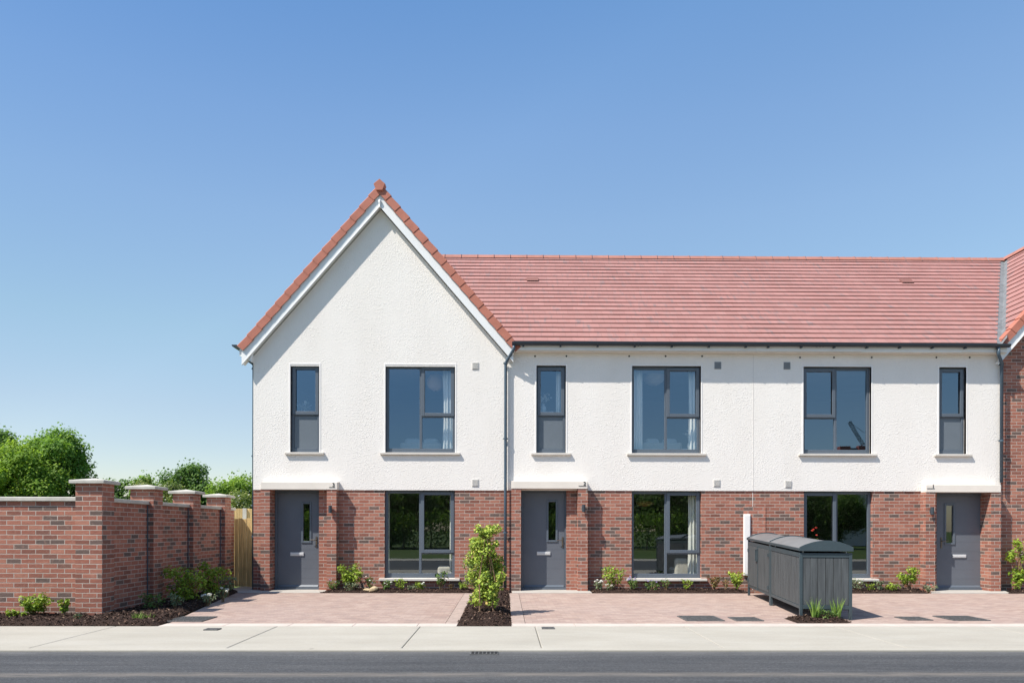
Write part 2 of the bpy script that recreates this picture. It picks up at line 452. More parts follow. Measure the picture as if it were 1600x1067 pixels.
LEAF = {
    'tree': mat_attr('tree_leaf', [(0, (0.077, 0.157, 0.030)), (.5, (0.160, 0.304, 0.048)), (1, (0.302, 0.451, 0.084))], transl=.5),
    'oak': mat_attr('dark_tree_leaf', [(0, (0.060, 0.124, 0.034)), (.5, (0.123, 0.237, 0.054)), (1, (0.234, 0.361, 0.076))], transl=.5),
    'lime': mat_attr('bright_tree_leaf', [(0, (0.112, 0.207, 0.035)), (.5, (0.213, 0.351, 0.048)), (1, (0.337, 0.475, 0.085))], transl=.5),
    'haw': mat_attr('hawthorn_leaf', [(0, (0.082, 0.139, 0.037)), (.55, (0.175, 0.234, 0.062)), (.80, (0.266, 0.288, 0.103)), (.82, (0.630, 0.615, 0.476)), (1, (0.630, 0.630, 0.700))], transl=.5),
    'shrub': mat_attr('shrub_leaf', [(0, (0.106, 0.181, 0.021)), (.5, (0.227, 0.333, 0.034)), (1, (0.363, 0.469, 0.068))], transl=.3),
    'green': mat_attr('green_leaf', [(0, (0.053, 0.106, 0.027)), (.5, (0.106, 0.189, 0.046)), (1, (0.197, 0.288, 0.076))], transl=.3),
    'hedge': mat_attr('beech_leaf', [(0, (0.094, 0.147, 0.026)), (.3, (0.205, 0.297, 0.037)), (.75, (0.395, 0.505, 0.073)), (.92, (0.568, 0.661, 0.137)), (1, (0.568, 0.401, 0.129))], transl=.3),
    'grey': mat_attr('grey_green_leaf', [(0, (0.091, 0.136, 0.076)), (1, (0.258, 0.302, 0.167))], transl=.2),
    'bronze': mat_attr('bronze_leaf', [(0, (.09, .08, .03)), (.6, (.18, .15, .05)), (1, (.26, .13, .06))], transl=.25),
    'iris': mat_attr('iris_blade', [(0, (0.081, 0.161, 0.032)), (.6, (0.193, 0.322, 0.056)), (1, (0.354, 0.467, 0.113))], transl=.25),
    'white': mat_attr('white_petal', [(0, (.62, .62, .58)), (1, (.85, .85, .84))], transl=.2),
    'purple': mat_attr('purple_petal', [(0, (.26, .20, .48)), (1, (.50, .43, .72))], transl=.2),
    'redf': mat_attr('red_petal', [(0, (.45, .04, .03)), (1, (.62, .10, .07))], transl=.2),
    'chip': mat_attr('bark_chip', [(0, (.018, .010, .008)), (.6, (.06, .034, .025)), (.9, (.12, .072, .052)), (1, (.24, .17, .12))], rough=.85, transl=0),
}


# ------------------------------------------------------------------ foliage
def leaf_mesh(name, P, Nrm, size, mat, parent, rng, aspect=.55, off=None, tint=None, droop=0.0):
    """one diamond-shaped, slightly folded leaf per point; P, Nrm numpy (n,3)"""
    n = len(P)
    Nrm = Nrm / np.maximum(np.linalg.norm(Nrm, axis=1, keepdims=True), 1e-6)
    t = rng.normal(size=(n, 3)); t[:, 2] -= droop
    t -= Nrm * np.sum(t * Nrm, axis=1, keepdims=True)
    t /= np.maximum(np.linalg.norm(t, axis=1, keepdims=True), 1e-6)
    b = np.cross(Nrm, t)
    s = (size * rng.uniform(.65, 1.3, n))[:, None]
    V = np.empty((n, 4, 3))
    V[:, 0] = P - t * s * .5
    V[:, 1] = P + b * s * aspect * .5 + Nrm * s * .10
    V[:, 2] = P + t * s * .5 - Nrm * s * .06
    V[:, 3] = P - b * s * aspect * .5 + Nrm * s * .10
    if off is not None: V -= np.array(off)
    me = bpy.data.meshes.new(name)
    me.vertices.add(n * 4); me.loops.add(n * 4); me.polygons.add(n)
    me.vertices.foreach_set('co', V.reshape(-1))
    me.loops.foreach_set('vertex_index', np.arange(n * 4, dtype=np.int32))
    me.polygons.foreach_set('loop_start', np.arange(0, n * 4, 4, dtype=np.int32))
    me.update(calc_edges=True)
    if tint is None: tint = rng.random(n)
    a = me.attributes.new('tint', 'FLOAT', 'FACE')
    a.data.foreach_set('value', np.clip(tint, 0, 1).astype(np.float32))
    me.materials.append(mat)
    o = bpy.data.objects.new(name, me)
    COL.objects.link(o)
    if parent: o.parent = parent
    return o


def clump_points(rng, clumps, per, shell=.55, up=.35):
    P, N, T = [], [], []
    for (c, r) in clumps:
        k = max(3, int(per * r[0] * r[1] if isinstance(r, tuple) else per))
        d = rng.normal(size=(k, 3)); d /= np.linalg.norm(d, axis=1, keepdims=True)
        rad = (shell + (1 - shell) * rng.random(k))[:, None] * (1 + .22 * rng.normal(size=(k, 1)))
        P.append(np.array(c) + d * rad * np.array(r))
        nn = d * .7 + rng.normal(size=(k, 3)) * .5 + np.array((-.32, -.22, up + .35))
        N.append(nn)
        T.append(np.clip(rng.normal(.5, .2, k) + rng.normal(0, .12), 0, 1))
    return np.concatenate(P), np.concatenate(N), np.concatenate(T)


def make_tree(name, label, x, y, h, w, leaf, seed, per=420, size=.2, crown0=.22, nclump=46, trunk_r=.22, group='trees beyond the garden wall', depth=None):
    rng = np.random.default_rng(seed)
    t = thing(name, label, 'tree', (x, y, -.1), group=group)
    cz, rz = h * (crown0 + (1 - crown0) * .5), h * (1 - crown0) * .5
    rx, ry = w * .5, (depth or w) * .5
    clumps = []
    for i in range(nclump):
        d = rng.normal(size=3); d /= np.linalg.norm(d)
        q = rng.uniform(.45, 1.0) ** .6
        # uneven outline: lobes pushed in and out
        lobe = .80 + .20 * math.sin(3 * math.atan2(d[1], d[0]) + seed) * math.cos(2.3 * d[2] + seed)
        r = w * rng.uniform(.10, .175)
        c = (d[0] * rx * q * lobe * .86, d[1] * ry * q * lobe * .86, cz + d[2] * rz * q * .86 * (1.0 if d[2] > 0 else .95))
        clumps.append((c, (r, r, r * .8)))
    P, N, T = clump_points(rng, clumps, int(per * 1.7))
    # thin sprays that break the outline
    k = len(P) // 9
    d = rng.normal(size=(k, 3)); d /= np.linalg.norm(d, axis=1, keepdims=True)
    base = np.array([c for c, r in clumps])[rng.integers(0, len(clumps), k)]
    P = np.concatenate([P, base + d * w * rng.uniform(.1, .2, (k, 1))]); N = np.concatenate([N, d + rng.normal(size=(k, 3)) * .6]); T = np.concatenate([T, rng.random(k)])
    P[:, 2] = np.maximum(P[:, 2], .3)
    mb = MB()
    top = cz + rz * .3
    mb.tube([(0, 0, -.1), (.05 * w * .2, 0, h * .12), (-.03 * w * .3, .05, h * .3), (0, 0, top)], [trunk_r * 1.25, trunk_r, trunk_r * .75, trunk_r * .25], 9)
    for i in range(min(16, nclump)):
        c = Vector(clumps[i][0])
        z0 = h * rng.uniform(.12, .42)
        a = Vector((0, 0, z0)); mid = a.lerp(c, .5) + Vector((0, 0, .12 * h * rng.uniform(-.1, .5)))
        mb.tube([a, mid, c], [trunk_r * .5, trunk_r * .32, trunk_r * .1], 6)
    tr = mb.build('trunk', M['bark'], t, smooth=True, uv=False, local=True, fix=False)
    leaf_mesh('crown', P, N, size, LEAF[leaf], t, rng, .7, tint=T)
    return t


def copy_tree(o, parent=None):
    c = o.copy(); COL.objects.link(c)
    if parent: c.parent = parent
    for ch in list(o.children): copy_tree(ch, c)
    return c


def make_bush(label, px, py, hpx, wpx, leaf='shrub', n=240, size=.05, seed=0, flower=None, nfl=0, fsize=.03, group='shrubs and flowers in the beds', name='shrub', cat='shrub',
              z0=.03, stems=7, shape='open', fl_top=False, loc=None):
    """bushy plant: height and width in photo pixels at its base point"""
    rng = np.random.default_rng(1000 + seed)
    x, y = loc if loc else G(px, py)
    sc = FPX / (y - CY)
    h, w = hpx / sc, wpx / sc
    t = thing(name, label, cat, (x, y, z0), group=group)
    mb = MB(); clumps = []
    for i in range(stems):
        a = 2 * math.pi * i / stems + rng.uniform(-.4, .4)
        lean = rng.uniform(.15, .5) * w
        hh = h * rng.uniform(.6, 1.0)
        p0 = Vector((rng.uniform(-.02, .02), rng.uniform(-.02, .02), -.05))
        p2 = Vector((math.cos(a) * lean, math.sin(a) * lean * .8, hh * .9))
        p1 = p0.lerp(p2, .5) + Vector((-math.cos(a) * lean * .2, -math.sin(a) * lean * .2, hh * .08))
        mb.tube([p0, p1, p2], [.008, .006, .003], 5)
        r = w * rng.uniform(.14, .24)
        clumps.append((tuple(p2), (r, r, r * .8)))
        if shape == 'full':
            q = p0.lerp(p2, rng.uniform(.3, .6)); r = w * rng.uniform(.2, .28)
            clumps.append((tuple(q), (r, r, r)))
        else:
            q = p0.lerp(p2, rng.uniform(.55, .75)); r = w * rng.uniform(.10, .18)
            clumps.append((tuple(q), (r, r, r)))
    P, N, T = clump_points(rng, [(c, r) for c, r in clumps], 1)
    # respread the wanted number of leaves over the clumps
    n = int(n * 1.7)
    ci = rng.integers(0, len(clumps), n)
    d = rng.normal(size=(n, 3)); d /= np.linalg.norm(d, axis=1, keepdims=True)
    C = np.array([c for c, r in clumps])[ci]; RR = np.array([r for c, r in clumps])[ci]
    P = C + d * RR * (rng.random((n, 1)) ** .4) * 1.15
    P[:, 2] = np.clip(P[:, 2], .01, h * 1.05)
    N = d * .6 + rng.normal(size=(n, 3)) * .5; N[:, 2] += .6
    mb.build('stem', M['twig'], t, uv=False, local=True, fix=False)
    leaf_mesh('foliage', P, N, size, LEAF[leaf], t, rng, .62)
    if flower:
        for k in range(nfl):
            a = rng.uniform(0, 6.28); rr = w * .5 * math.sqrt(rng.random())
            c = np.array((math.cos(a) * rr, math.sin(a) * rr - .02, h * (rng.uniform(.85, 1.1) if fl_top else rng.uniform(.45, 1.05))))
            m_ = 22
            d = rng.normal(size=(m_, 3)); d /= np.linalg.norm(d, axis=1, keepdims=True)
            leaf_mesh('flower', c + d * fsize * .62 * np.array((1, 1, .55)) * rng.uniform(.5, 1.1, (m_, 1)), d + np.array((0, 0, .8)), fsize * .5, LEAF[flower], t, rng, .9)
    return t


def make_blades(label, px, py, hpx, wpx, n, seed, leaf='iris', name='iris_clump', cat='plant', wid=.012, loc=None, group='shrubs and flowers in the beds'):
    rng = np.random.default_rng(2000 + seed)
    x, y = loc if loc else G(px, py)
    sc = FPX / (y - CY); h, w = hpx / sc, wpx / sc
    t = thing(name, label, cat, (x, y, .03), group=group)
    vs, fs, tint = [], [], []
    for i in range(n):
        a = rng.uniform(0, 6.28); r0 = rng.uniform(0, .06); lean = rng.uniform(.05, .5) * w
        hh = h * rng.uniform(.55, 1.0); wd = wid * rng.uniform(.7, 1.2)
        b = rng.uniform(0, 6.28); sx, sy = math.cos(b) * wd, math.sin(b) * wd
        base = len(vs)
        for k in range(5):
            u = k / 4
            cx, cy, cz = math.cos(a) * (r0 + lean * u ** 1.8), math.sin(a) * (r0 + lean * u ** 1.8), hh * (u - .12 * u ** 3 * lean / w) - .03
            ww = (1 - u ** 2.2) * .5 + .02
            vs += [(cx - sx * ww, cy - sy * ww, cz), (cx + sx * ww, cy + sy * ww, cz)]
        tt = rng.random()
        for k in range(4):
            fs.append((base + 2 * k, base + 2 * k + 1, base + 2 * k + 3, base + 2 * k + 2)); tint.append(tt)
    me = bpy.data.meshes.new('foliage'); me.from_pydata(vs, [], fs)
    a = me.attributes.new('tint', 'FLOAT', 'FACE'); a.data.foreach_set('value', tint)
    me.materials.append(LEAF[leaf])
    o = bpy.data.objects.new('foliage', me); COL.objects.link(o); o.parent = t
    return t


# ------------------------------------------------------------------ sun and sky
SUN = Vector((-1.72, -1.0, 2.70)).normalized()          # towards the sun
sun_d = bpy.data.lights.new('sun', 'SUN')
sun_d.energy, sun_d.angle, sun_d.color = 4.2, R(.53), (1.0, .935, .845)
sun = bpy.data.objects.new('sun', sun_d)
COL.objects.link(sun)
sun.rotation_euler = SUN.to_track_quat('Z', 'Y').to_euler()
sun.location = (-20, -30, 40)
world = bpy.data.worlds.new('World')
scene.world = world
world.use_nodes = True
wt = world.node_tree
bg = wt.nodes['Background']
sky = wt.nodes.new('ShaderNodeTexSky')
sky.sky_type = 'NISHITA'
sky.sun_disc = False
sky.sun_elevation = math.asin(SUN.z)
sky.sun_rotation = math.atan2(SUN.x, SUN.y)
sky.altitude, sky.air_density, sky.dust_density, sky.ozone_density = 50, 1.0, .6, 2.2
# hand-set tint painted over the sky, dimmer and warmer towards the horizon
tc = wt.nodes.new('ShaderNodeTexCoord')
sxyz = wt.nodes.new('ShaderNodeSeparateXYZ')
wt.links.new(tc.outputs['Generated'], sxyz.inputs[0])
rmp = wt.nodes.new('ShaderNodeValToRGB')
wt.links.new(sxyz.outputs[2], rmp.inputs[0])
stops = [(.0, (.72, .66, .62)), (.11, (.75, .68, .63)), (.16, (.80, .72, .65)), (.26, (.88, .86, .73)), (.40, (.98, .98, .90)), (.50, (.94, 1.01, .99)), (.62, (.80, 1.0, 1.06))]
while len(rmp.color_ramp.elements) < len(stops): rmp.color_ramp.elements.new(.5)
for e, (q, c) in zip(rmp.color_ramp.elements, stops):
    e.position, e.color = q, (*c, 1)
mul = wt.nodes.new('ShaderNodeMix')
mul.data_type, mul.blend_type = 'RGBA', 'MULTIPLY'
mul.inputs[0].default_value = 1.0
wt.links.new(sky.outputs[0], mul.inputs[6]); wt.links.new(rmp.outputs[0], mul.inputs[7])
# second hand-set tint, painted darker in a band around the sun
dot = wt.nodes.new('ShaderNodeVectorMath')
dot.operation = 'DOT_PRODUCT'
wt.links.new(tc.outputs['Generated'], dot.inputs[0]); dot.inputs[1].default_value = SUN
rm2 = wt.nodes.new('ShaderNodeValToRGB')
wt.links.new(dot.outputs['Value'], rm2.inputs[0])
for e, (q, c) in zip(rm2.color_ramp.elements, ((.14, (1, 1, 1)), (.52, (.64, .72, .80)))): e.position, e.color = q, (*c, 1)
e = rm2.color_ramp.elements.new(.85); e.color = (.85, .88, .92, 1)
mu2 = wt.nodes.new('ShaderNodeMix')
mu2.data_type, mu2.blend_type = 'RGBA', 'MULTIPLY'
mu2.inputs[0].default_value = 1.0
wt.links.new(mul.outputs[2], mu2.inputs[6]); wt.links.new(rm2.outputs[0], mu2.inputs[7])
wt.links.new(mu2.outputs[2], bg.inputs[0])
bg.inputs[1].default_value = .125
vs_ = scene.view_settings
scene.display_settings.display_device = 'sRGB'
vs_.view_transform, vs_.look, vs_.exposure, vs_.gamma = 'Standard', 'None', .9, 1.0
vs_.use_curve_mapping = False
cy = scene.cycles
cy.max_bounces, cy.diffuse_bounces, cy.glossy_bounces, cy.transparent_max_bounces = 10, 5, 4, 12
cy.use_denoising = True
cy.sample_clamp_indirect = 6.0
# ------------------------------------------------------------------ houses
ZB, ZT, ZU, ZG = 2.24, 5.035, 3.08, 0.277       # render foot, upper window head / sill, ground window sill
XA, XB, XC, XD = FX(396), FX(793), FX(1176), FX(1562)
XE = XD + 5.67
XG = (XA + XB) / 2                              # gable centre of the left house
XR = XD + 2.84                                  # gable centre of the brick house
ZRIDGE, GP = 8.96, 1.157                        # gable roof: z = ZRIDGE - GP*|x - xc|
GHALF = 3.06
YR = next(y / 100 for y in range(250, 600) if F(1100, 403.5, y / 100)[1] >= 8.93)
YE, ZE = -.25, 5.50
TP = (8.93 - ZE) / (YR - YE)                    # terrace roof pitch
YBACK = 2 * YR
YV = -.020                                      # face of the render
HOUSES = {}


def wall_sheet(mb, x0, x1, z0, z1, y, holes, depth, reveal=True, mi=0, skip_top=()):
    """a wall face at y with rectangular openings (x0, x1, z0, z1) and their reveals"""
    xs = sorted({x0, x1, *[h[0] for h in holes], *[h[1] for h in holes]})
    zs = sorted({z0, z1, *[h[2] for h in holes], *[h[3] for h in holes]})
    xs = [x for x in xs if x0 - 1e-6 <= x <= x1 + 1e-6]; zs = [z for z in zs if z0 - 1e-6 <= z <= z1 + 1e-6]
    for i in range(len(xs) - 1):
        for j in range(len(zs) - 1):
            cx, cz = (xs[i] + xs[i + 1]) / 2, (zs[j] + zs[j + 1]) / 2
            if any(h[0] < cx < h[1] and h[2] < cz < h[3] for h in holes): continue
            mb.quad((xs[i], y, zs[j]), (xs[i + 1], y, zs[j]), (xs[i + 1], y, zs[j + 1]), (xs[i], y, zs[j + 1]), mi)
    if reveal:
        for (a, b, c, d) in holes:
            yb = y + depth
            mb.quad((a, y, c), (a, yb, c), (a, yb, d), (a, y, d), mi); mb.quad((b, y, c), (b, y, d), (b, yb, d), (b, yb, c), mi)
            if d < z1 - 1e-4: mb.quad((a, y, d), (a, yb, d), (b, yb, d), (b, y, d), mi)
            if c > z0 + 1e-4: mb.quad((a, y, c), (b, y, c), (b, yb, c), (a, yb, c), mi)


def frame_ring(mb, x0, x1, z0, z1, y0, y1, l, r, b, t):
    mb.box(x0, x0 + l, y0, y1, z0, z1); mb.box(x1 - r, x1, y0, y1, z0, z1)
    mb.box(x0 + l, x1 - r, y0, y1, z0, z0 + b); mb.box(x0 + l, x1 - r, y0, y1, z1 - t, z1)


def pane(win, x0, x1, z0, z1, y, mat):
    x0, x1 = min(x0, x1), max(x0, x1)
    mb = MB().quad((x0, y, z0), (x1, y, z0), (x1, y, z1), (x0, y, z1))
    return mb.build('pane', mat, win, uv=False, fix=False)


def window(house, x0, x1, z0, z1, yf, kind, flip=False, ground=False):
    """kind 'large': one tall fixed light beside a top-hung sash over a small fixed light; 'narrow': sash over an opaque panel"""
    g = M['glass_low'] if ground else M['glass']
    mx = lambda x: (x0 + x1 - x) if flip else x
    W, H = x1 - x0, z1 - z0
    yb = yf + .07
    mb = MB()
    fw, fb = .062, .098
    frame_ring(mb, x0, x1, z0, z1, yf, yb, fw, fw, fb, fw)
    if kind == 'large':
        xm = x0 + W * .503
        zt = z1 - H * (.578 if not ground else .712)
        mb.box(mx(xm - .028), mx(xm + .028), yf + .003, yb - .003, z0 + fb, z1 - fw)
        mb.box(mx(xm + .028), mx(x1 - fw), yf + .003, yb - .003, zt - .03, zt + .03)
        win = mb.build('window', M['frame'], house, .006)
        sx0, sx1, sz0, sz1 = xm + .012, x1 - .022, zt - .004, z1 - .028
        pane(win, mx(x0 + fw), mx(xm - .028), z0 + fb, z1 - fw, yf + .035, g)
        pane(win, mx(xm + .028), mx(x1 - fw), z0 + fb, zt - .03, yf + .035, g)
    else:
        zt = z1 - H * .565
        mb.box(x0 + fw, x1 - fw, yf + .003, yb - .003, zt - .03, zt + .03)
        win = mb.build('window', M['frame'], house, .006)
        sx0, sx1, sz0, sz1 = x0 + .026, x1 - .026, zt - .004, z1 - .028
        p = MB().box(x0 + fw, x1 - fw, yf + .022, yf + .05, z0 + fb, zt - .03)
        p.build('infill_panel', M['panel'], win, .004)
    s = MB()
    frame_ring(s, mx(sx0), mx(sx1), sz0, sz1, yf - .022, yf - .002, .075, .075, .075, .07) if not flip else frame_ring(s, mx(sx1), mx(sx0), sz0, sz1, yf - .022, yf - .002, .075, .075, .075, .07)
    s.build('sash', M['frame'], win, .006)
    a, b = sorted((mx(sx0 + .075), mx(sx1 - .075)))
    pane(win, a, b, sz0 + .075, sz1 - .07, yf + .018, g)
    # sill
    xo = .115
    sl = MB()
    if ground:
        sl.prism([(x0 - xo, -.075, z0 - .058), (x0 - xo, -.075, z0 - .006), (x0 - xo, yf + .02, z0), (x0 - xo, yf + .02, z0 - .058)], (W + 2 * xo, 0, 0))
    else:
        sl.prism([(x0 - xo, YV - .055, z0 - .052), (x0 - xo, YV - .055, z0 - .004), (x0 - xo, yf + .02, z0), (x0 - xo, yf + .02, z0 - .052)], (W + 2 * xo, 0, 0))
        sr = MB(); e = .034
        yy0, yy1 = YV - .006, yf
        sr.box(x0 - e, x0, yy0, yy1, z0 + .002, z1 + e); sr.box(x1, x1 + e, yy0, yy1, z0 + .002, z1 + e); sr.box(x0, x1, yy0, yy1, z1, z1 + e)
        sr.build('plaster_surround', M['plaster'], win, .003)
    sl.build('sill', M['sill'], win, .006)
    return win


def vent(house, px, py, mat):
    x, z = F(px, py, YV)
    mb = MB(); y = YV
    mb.box(x - .075, x + .075, y - .012, y + .01, z - .08, z + .08)
    for k in range(7):
        zz = z - .06 + k * .02
        mb.box(x - .06, x + .06, y - .019, y - .012, zz - .005, zz + .004)
    mb.build('air_vent', mat, house, .003)


def text_mesh(txt, size, depth, name, mat, parent, loc):
    cu = bpy.data.curves.new(name + '_curve', 'FONT')
    cu.body, cu.size, cu.extrude, cu.align_x = txt, size, depth, 'RIGHT'
    o = bpy.data.objects.new(name + '_tmp', cu)
    COL.objects.link(o)
    bpy.context.view_layer.update()
    me = bpy.data.meshes.new_from_object(o.evaluated_get(bpy.context.evaluated_depsgraph_get()))
    bpy.data.objects.remove(o); bpy.data.curves.remove(cu)
    rot = Matrix.Rotation(R(90), 4, 'X')
    me.transform(Matrix.Translation(Vector(loc) - root_loc(parent)) @ rot)
    me.materials.clear(); me.materials.append(mat)
    n = bpy.data.objects.new(name, me)
    COL.objects.link(n); n.parent = parent
    return n


def wall_lamp(house, px, py, y):
    x, z = F(px, py, y)
    mb = MB()
    mb.box(x - .022, x + .022, y - .03, y, z - .03, z + .03)
    mb.lathe((x, y - .062, z), [(0, -.082), (.034, -.082), (.038, -.078), (.038, .078), (.034, .082), (0, .082)], 14)
    mb.build('wall_lamp', M['lamp'], house, uv=False)


def front_door(house, x0, x1, z0, z1, y, slit, plate, hinge_left, hx):
    """door leaf with glazed slit, letter plate and lever handle; frame around it"""
    f = MB()
    frame_ring(f, x0, x1, z0, z1, y - .03, y + .06, .055, .055, .0001, .055)
    f.build('door_frame', M['frame'], house, .005)
    a, b, c, d = x0 + .058, x1 - .058, z0 + .03, z1 - .058
    s0, s1, t0, t1 = slit
    lf = MB()
    wall_sheet(lf, a, b, c, d, y, [(s0, s1, t0, t1)], .045)
    lf.quad((a, y, c), (a, y, d), (a, y + .04, d), (a, y + .04, c)); lf.quad((b, y, c), (b, y + .04, c), (b, y + .04, d), (b, y, d))
    k = 10                                   # shallow horizontal grooves of the leaf
    for i in range(1, k):
        zz = c + (d - c) * i / k
        for (p, q) in ((a + .02, b - .02),) if not (t0 - .08 < zz < t1 + .08) else ((a + .02, s0 - .06), (s1 + .06, b - .02)):
            lf.box(p, q, y - .0015, y + .001, zz - .004, zz + .004)
    door = lf.build('door', M['door'], house, fix=False)
    bead = MB()
    frame_ring(bead, s0 - .045, s1 + .045, t0 - .045, t1 + .045, y - .016, y - .0005, .045, .045, .045, .045)
    bead.build('glazing_bead', M['frame'], door, .006)
    MB().quad((s0, y + .02, t0), (s1, y + .02, t0), (s1, y + .02, t1), (s0, y + .02, t1)).build('pane', M['glass_low'], door, uv=False, fix=False)
    p0, p1, q0, q1 = plate
    MB().box(p0, p1, y - .018, y - .001, q0, q1).box(p0 + .012, p1 - .012, y - .023, y - .018, q0 + .016, q1 - .010).build('letter_plate', M['chrome'], door, .005)
    h = MB()
    zc = 1.08
    sgn = -1 if hinge_left else 1
    h.box(hx - .017, hx + .017, y - .012, y - .001, zc - .12, zc + .12)
    h.tube([(hx, y - .012, zc + .045), (hx, y - .055, zc + .045), (hx + sgn * .03, y - .062, zc + .045), (hx + sgn * .135, y - .058, zc + .047)], [.010, .010, .009, .008], 8)
    h.lathe((hx, y - .012, zc - .07), [(0, .0), (.012, 0)], 8)
    h.build('handle', M['brass'], door, smooth=False, uv=False)
    wb = MB().prism([(a + .01, y - .001, c + .055), (a + .01, y - .035, c + .012), (a + .01, y - .035, c + .002), (a + .01, y - .001, c + .002)], (b - a - .02, 0, 0))
    wb.build('weather_bar', M['frame'], door, .002)
    MB().box(x0, x1, y - .06, y + .08, z0 - .02, z0 + .028).build('threshold', M['chrome'] if False else M['frame'], house, .004)


def roof_courses(name, house, p0, uax, sax, n, g, span, mat, t=.025, lap_under=.05):
    """stepped tile courses. p0: eaves origin, uax: along the eaves, sax: up the slope (unit vectors),
    span(k0, k1) -> (u0 at lower edge, u1 at lower edge, u0 at upper edge, u1 at upper edge)"""
    p0, uax, sax = Vector(p0), Vector(uax), Vector(sax)
    nrm = uax.cross(sax)
    if nrm.z < 0: nrm = -nrm
    me = bpy.data.meshes.new(name)
    vs, fs, uvs = [], [], []
    for k in range(n):
        s0, s1 = k * g, (k + 1) * g
        a0, a1, b0, b1 = span(s0, s1)
        if a1 - a0 < .01 and b1 - b0 < .01: continue
        seg = max(1, int((a1 - a0) / .55))
        for i in range(seg):
            f0, f1 = i / seg, (i + 1) / seg
            base = len(vs)
            j0 = .0025 * math.sin(k * 12.9 + i * 7.3); j1 = .0025 * math.sin(k * 12.9 + (i + 1) * 7.3)
            la, lb = a0 + (a1 - a0) * f0, a0 + (a1 - a0) * f1
            ua, ub = b0 + (b1 - b0) * f0, b0 + (b1 - b0) * f1
            vs += [p0 + uax * la + sax * s0 + nrm * (t + j0), p0 + uax * lb + sax * s0 + nrm * (t + j1),
                   p0 + uax * ub + sax * (s1 + .01) + nrm * .0015, p0 + uax * ua + sax * (s1 + .01) + nrm * .0015,
                   p0 + uax * la + sax * s0 - nrm * .004, p0 + uax * lb + sax * s0 - nrm * .004]
            fs += [(base, base + 1, base + 2, base + 3), (base + 4, base + 5, base + 1, base)]
            v0, v1 = s0, s1 - .001
            uvs += [(la, v0), (lb, v0), (ub, v1), (ua, v1), (la, v0 + .1), (lb, v0 + .1), (lb, v0 + .12), (la, v0 + .12)]
    off = root_loc(house)
    me.from_pydata([tuple(v - off) for v in vs], [], fs)
    L = me.uv_layers.new(name='UVMap')
    for i, uv in enumerate(uvs): L.data[i].uv = uv
    me.materials.append(mat)
    o = bpy.data.objects.new(name, me); COL.objects.link(o); o.parent = house
    return o


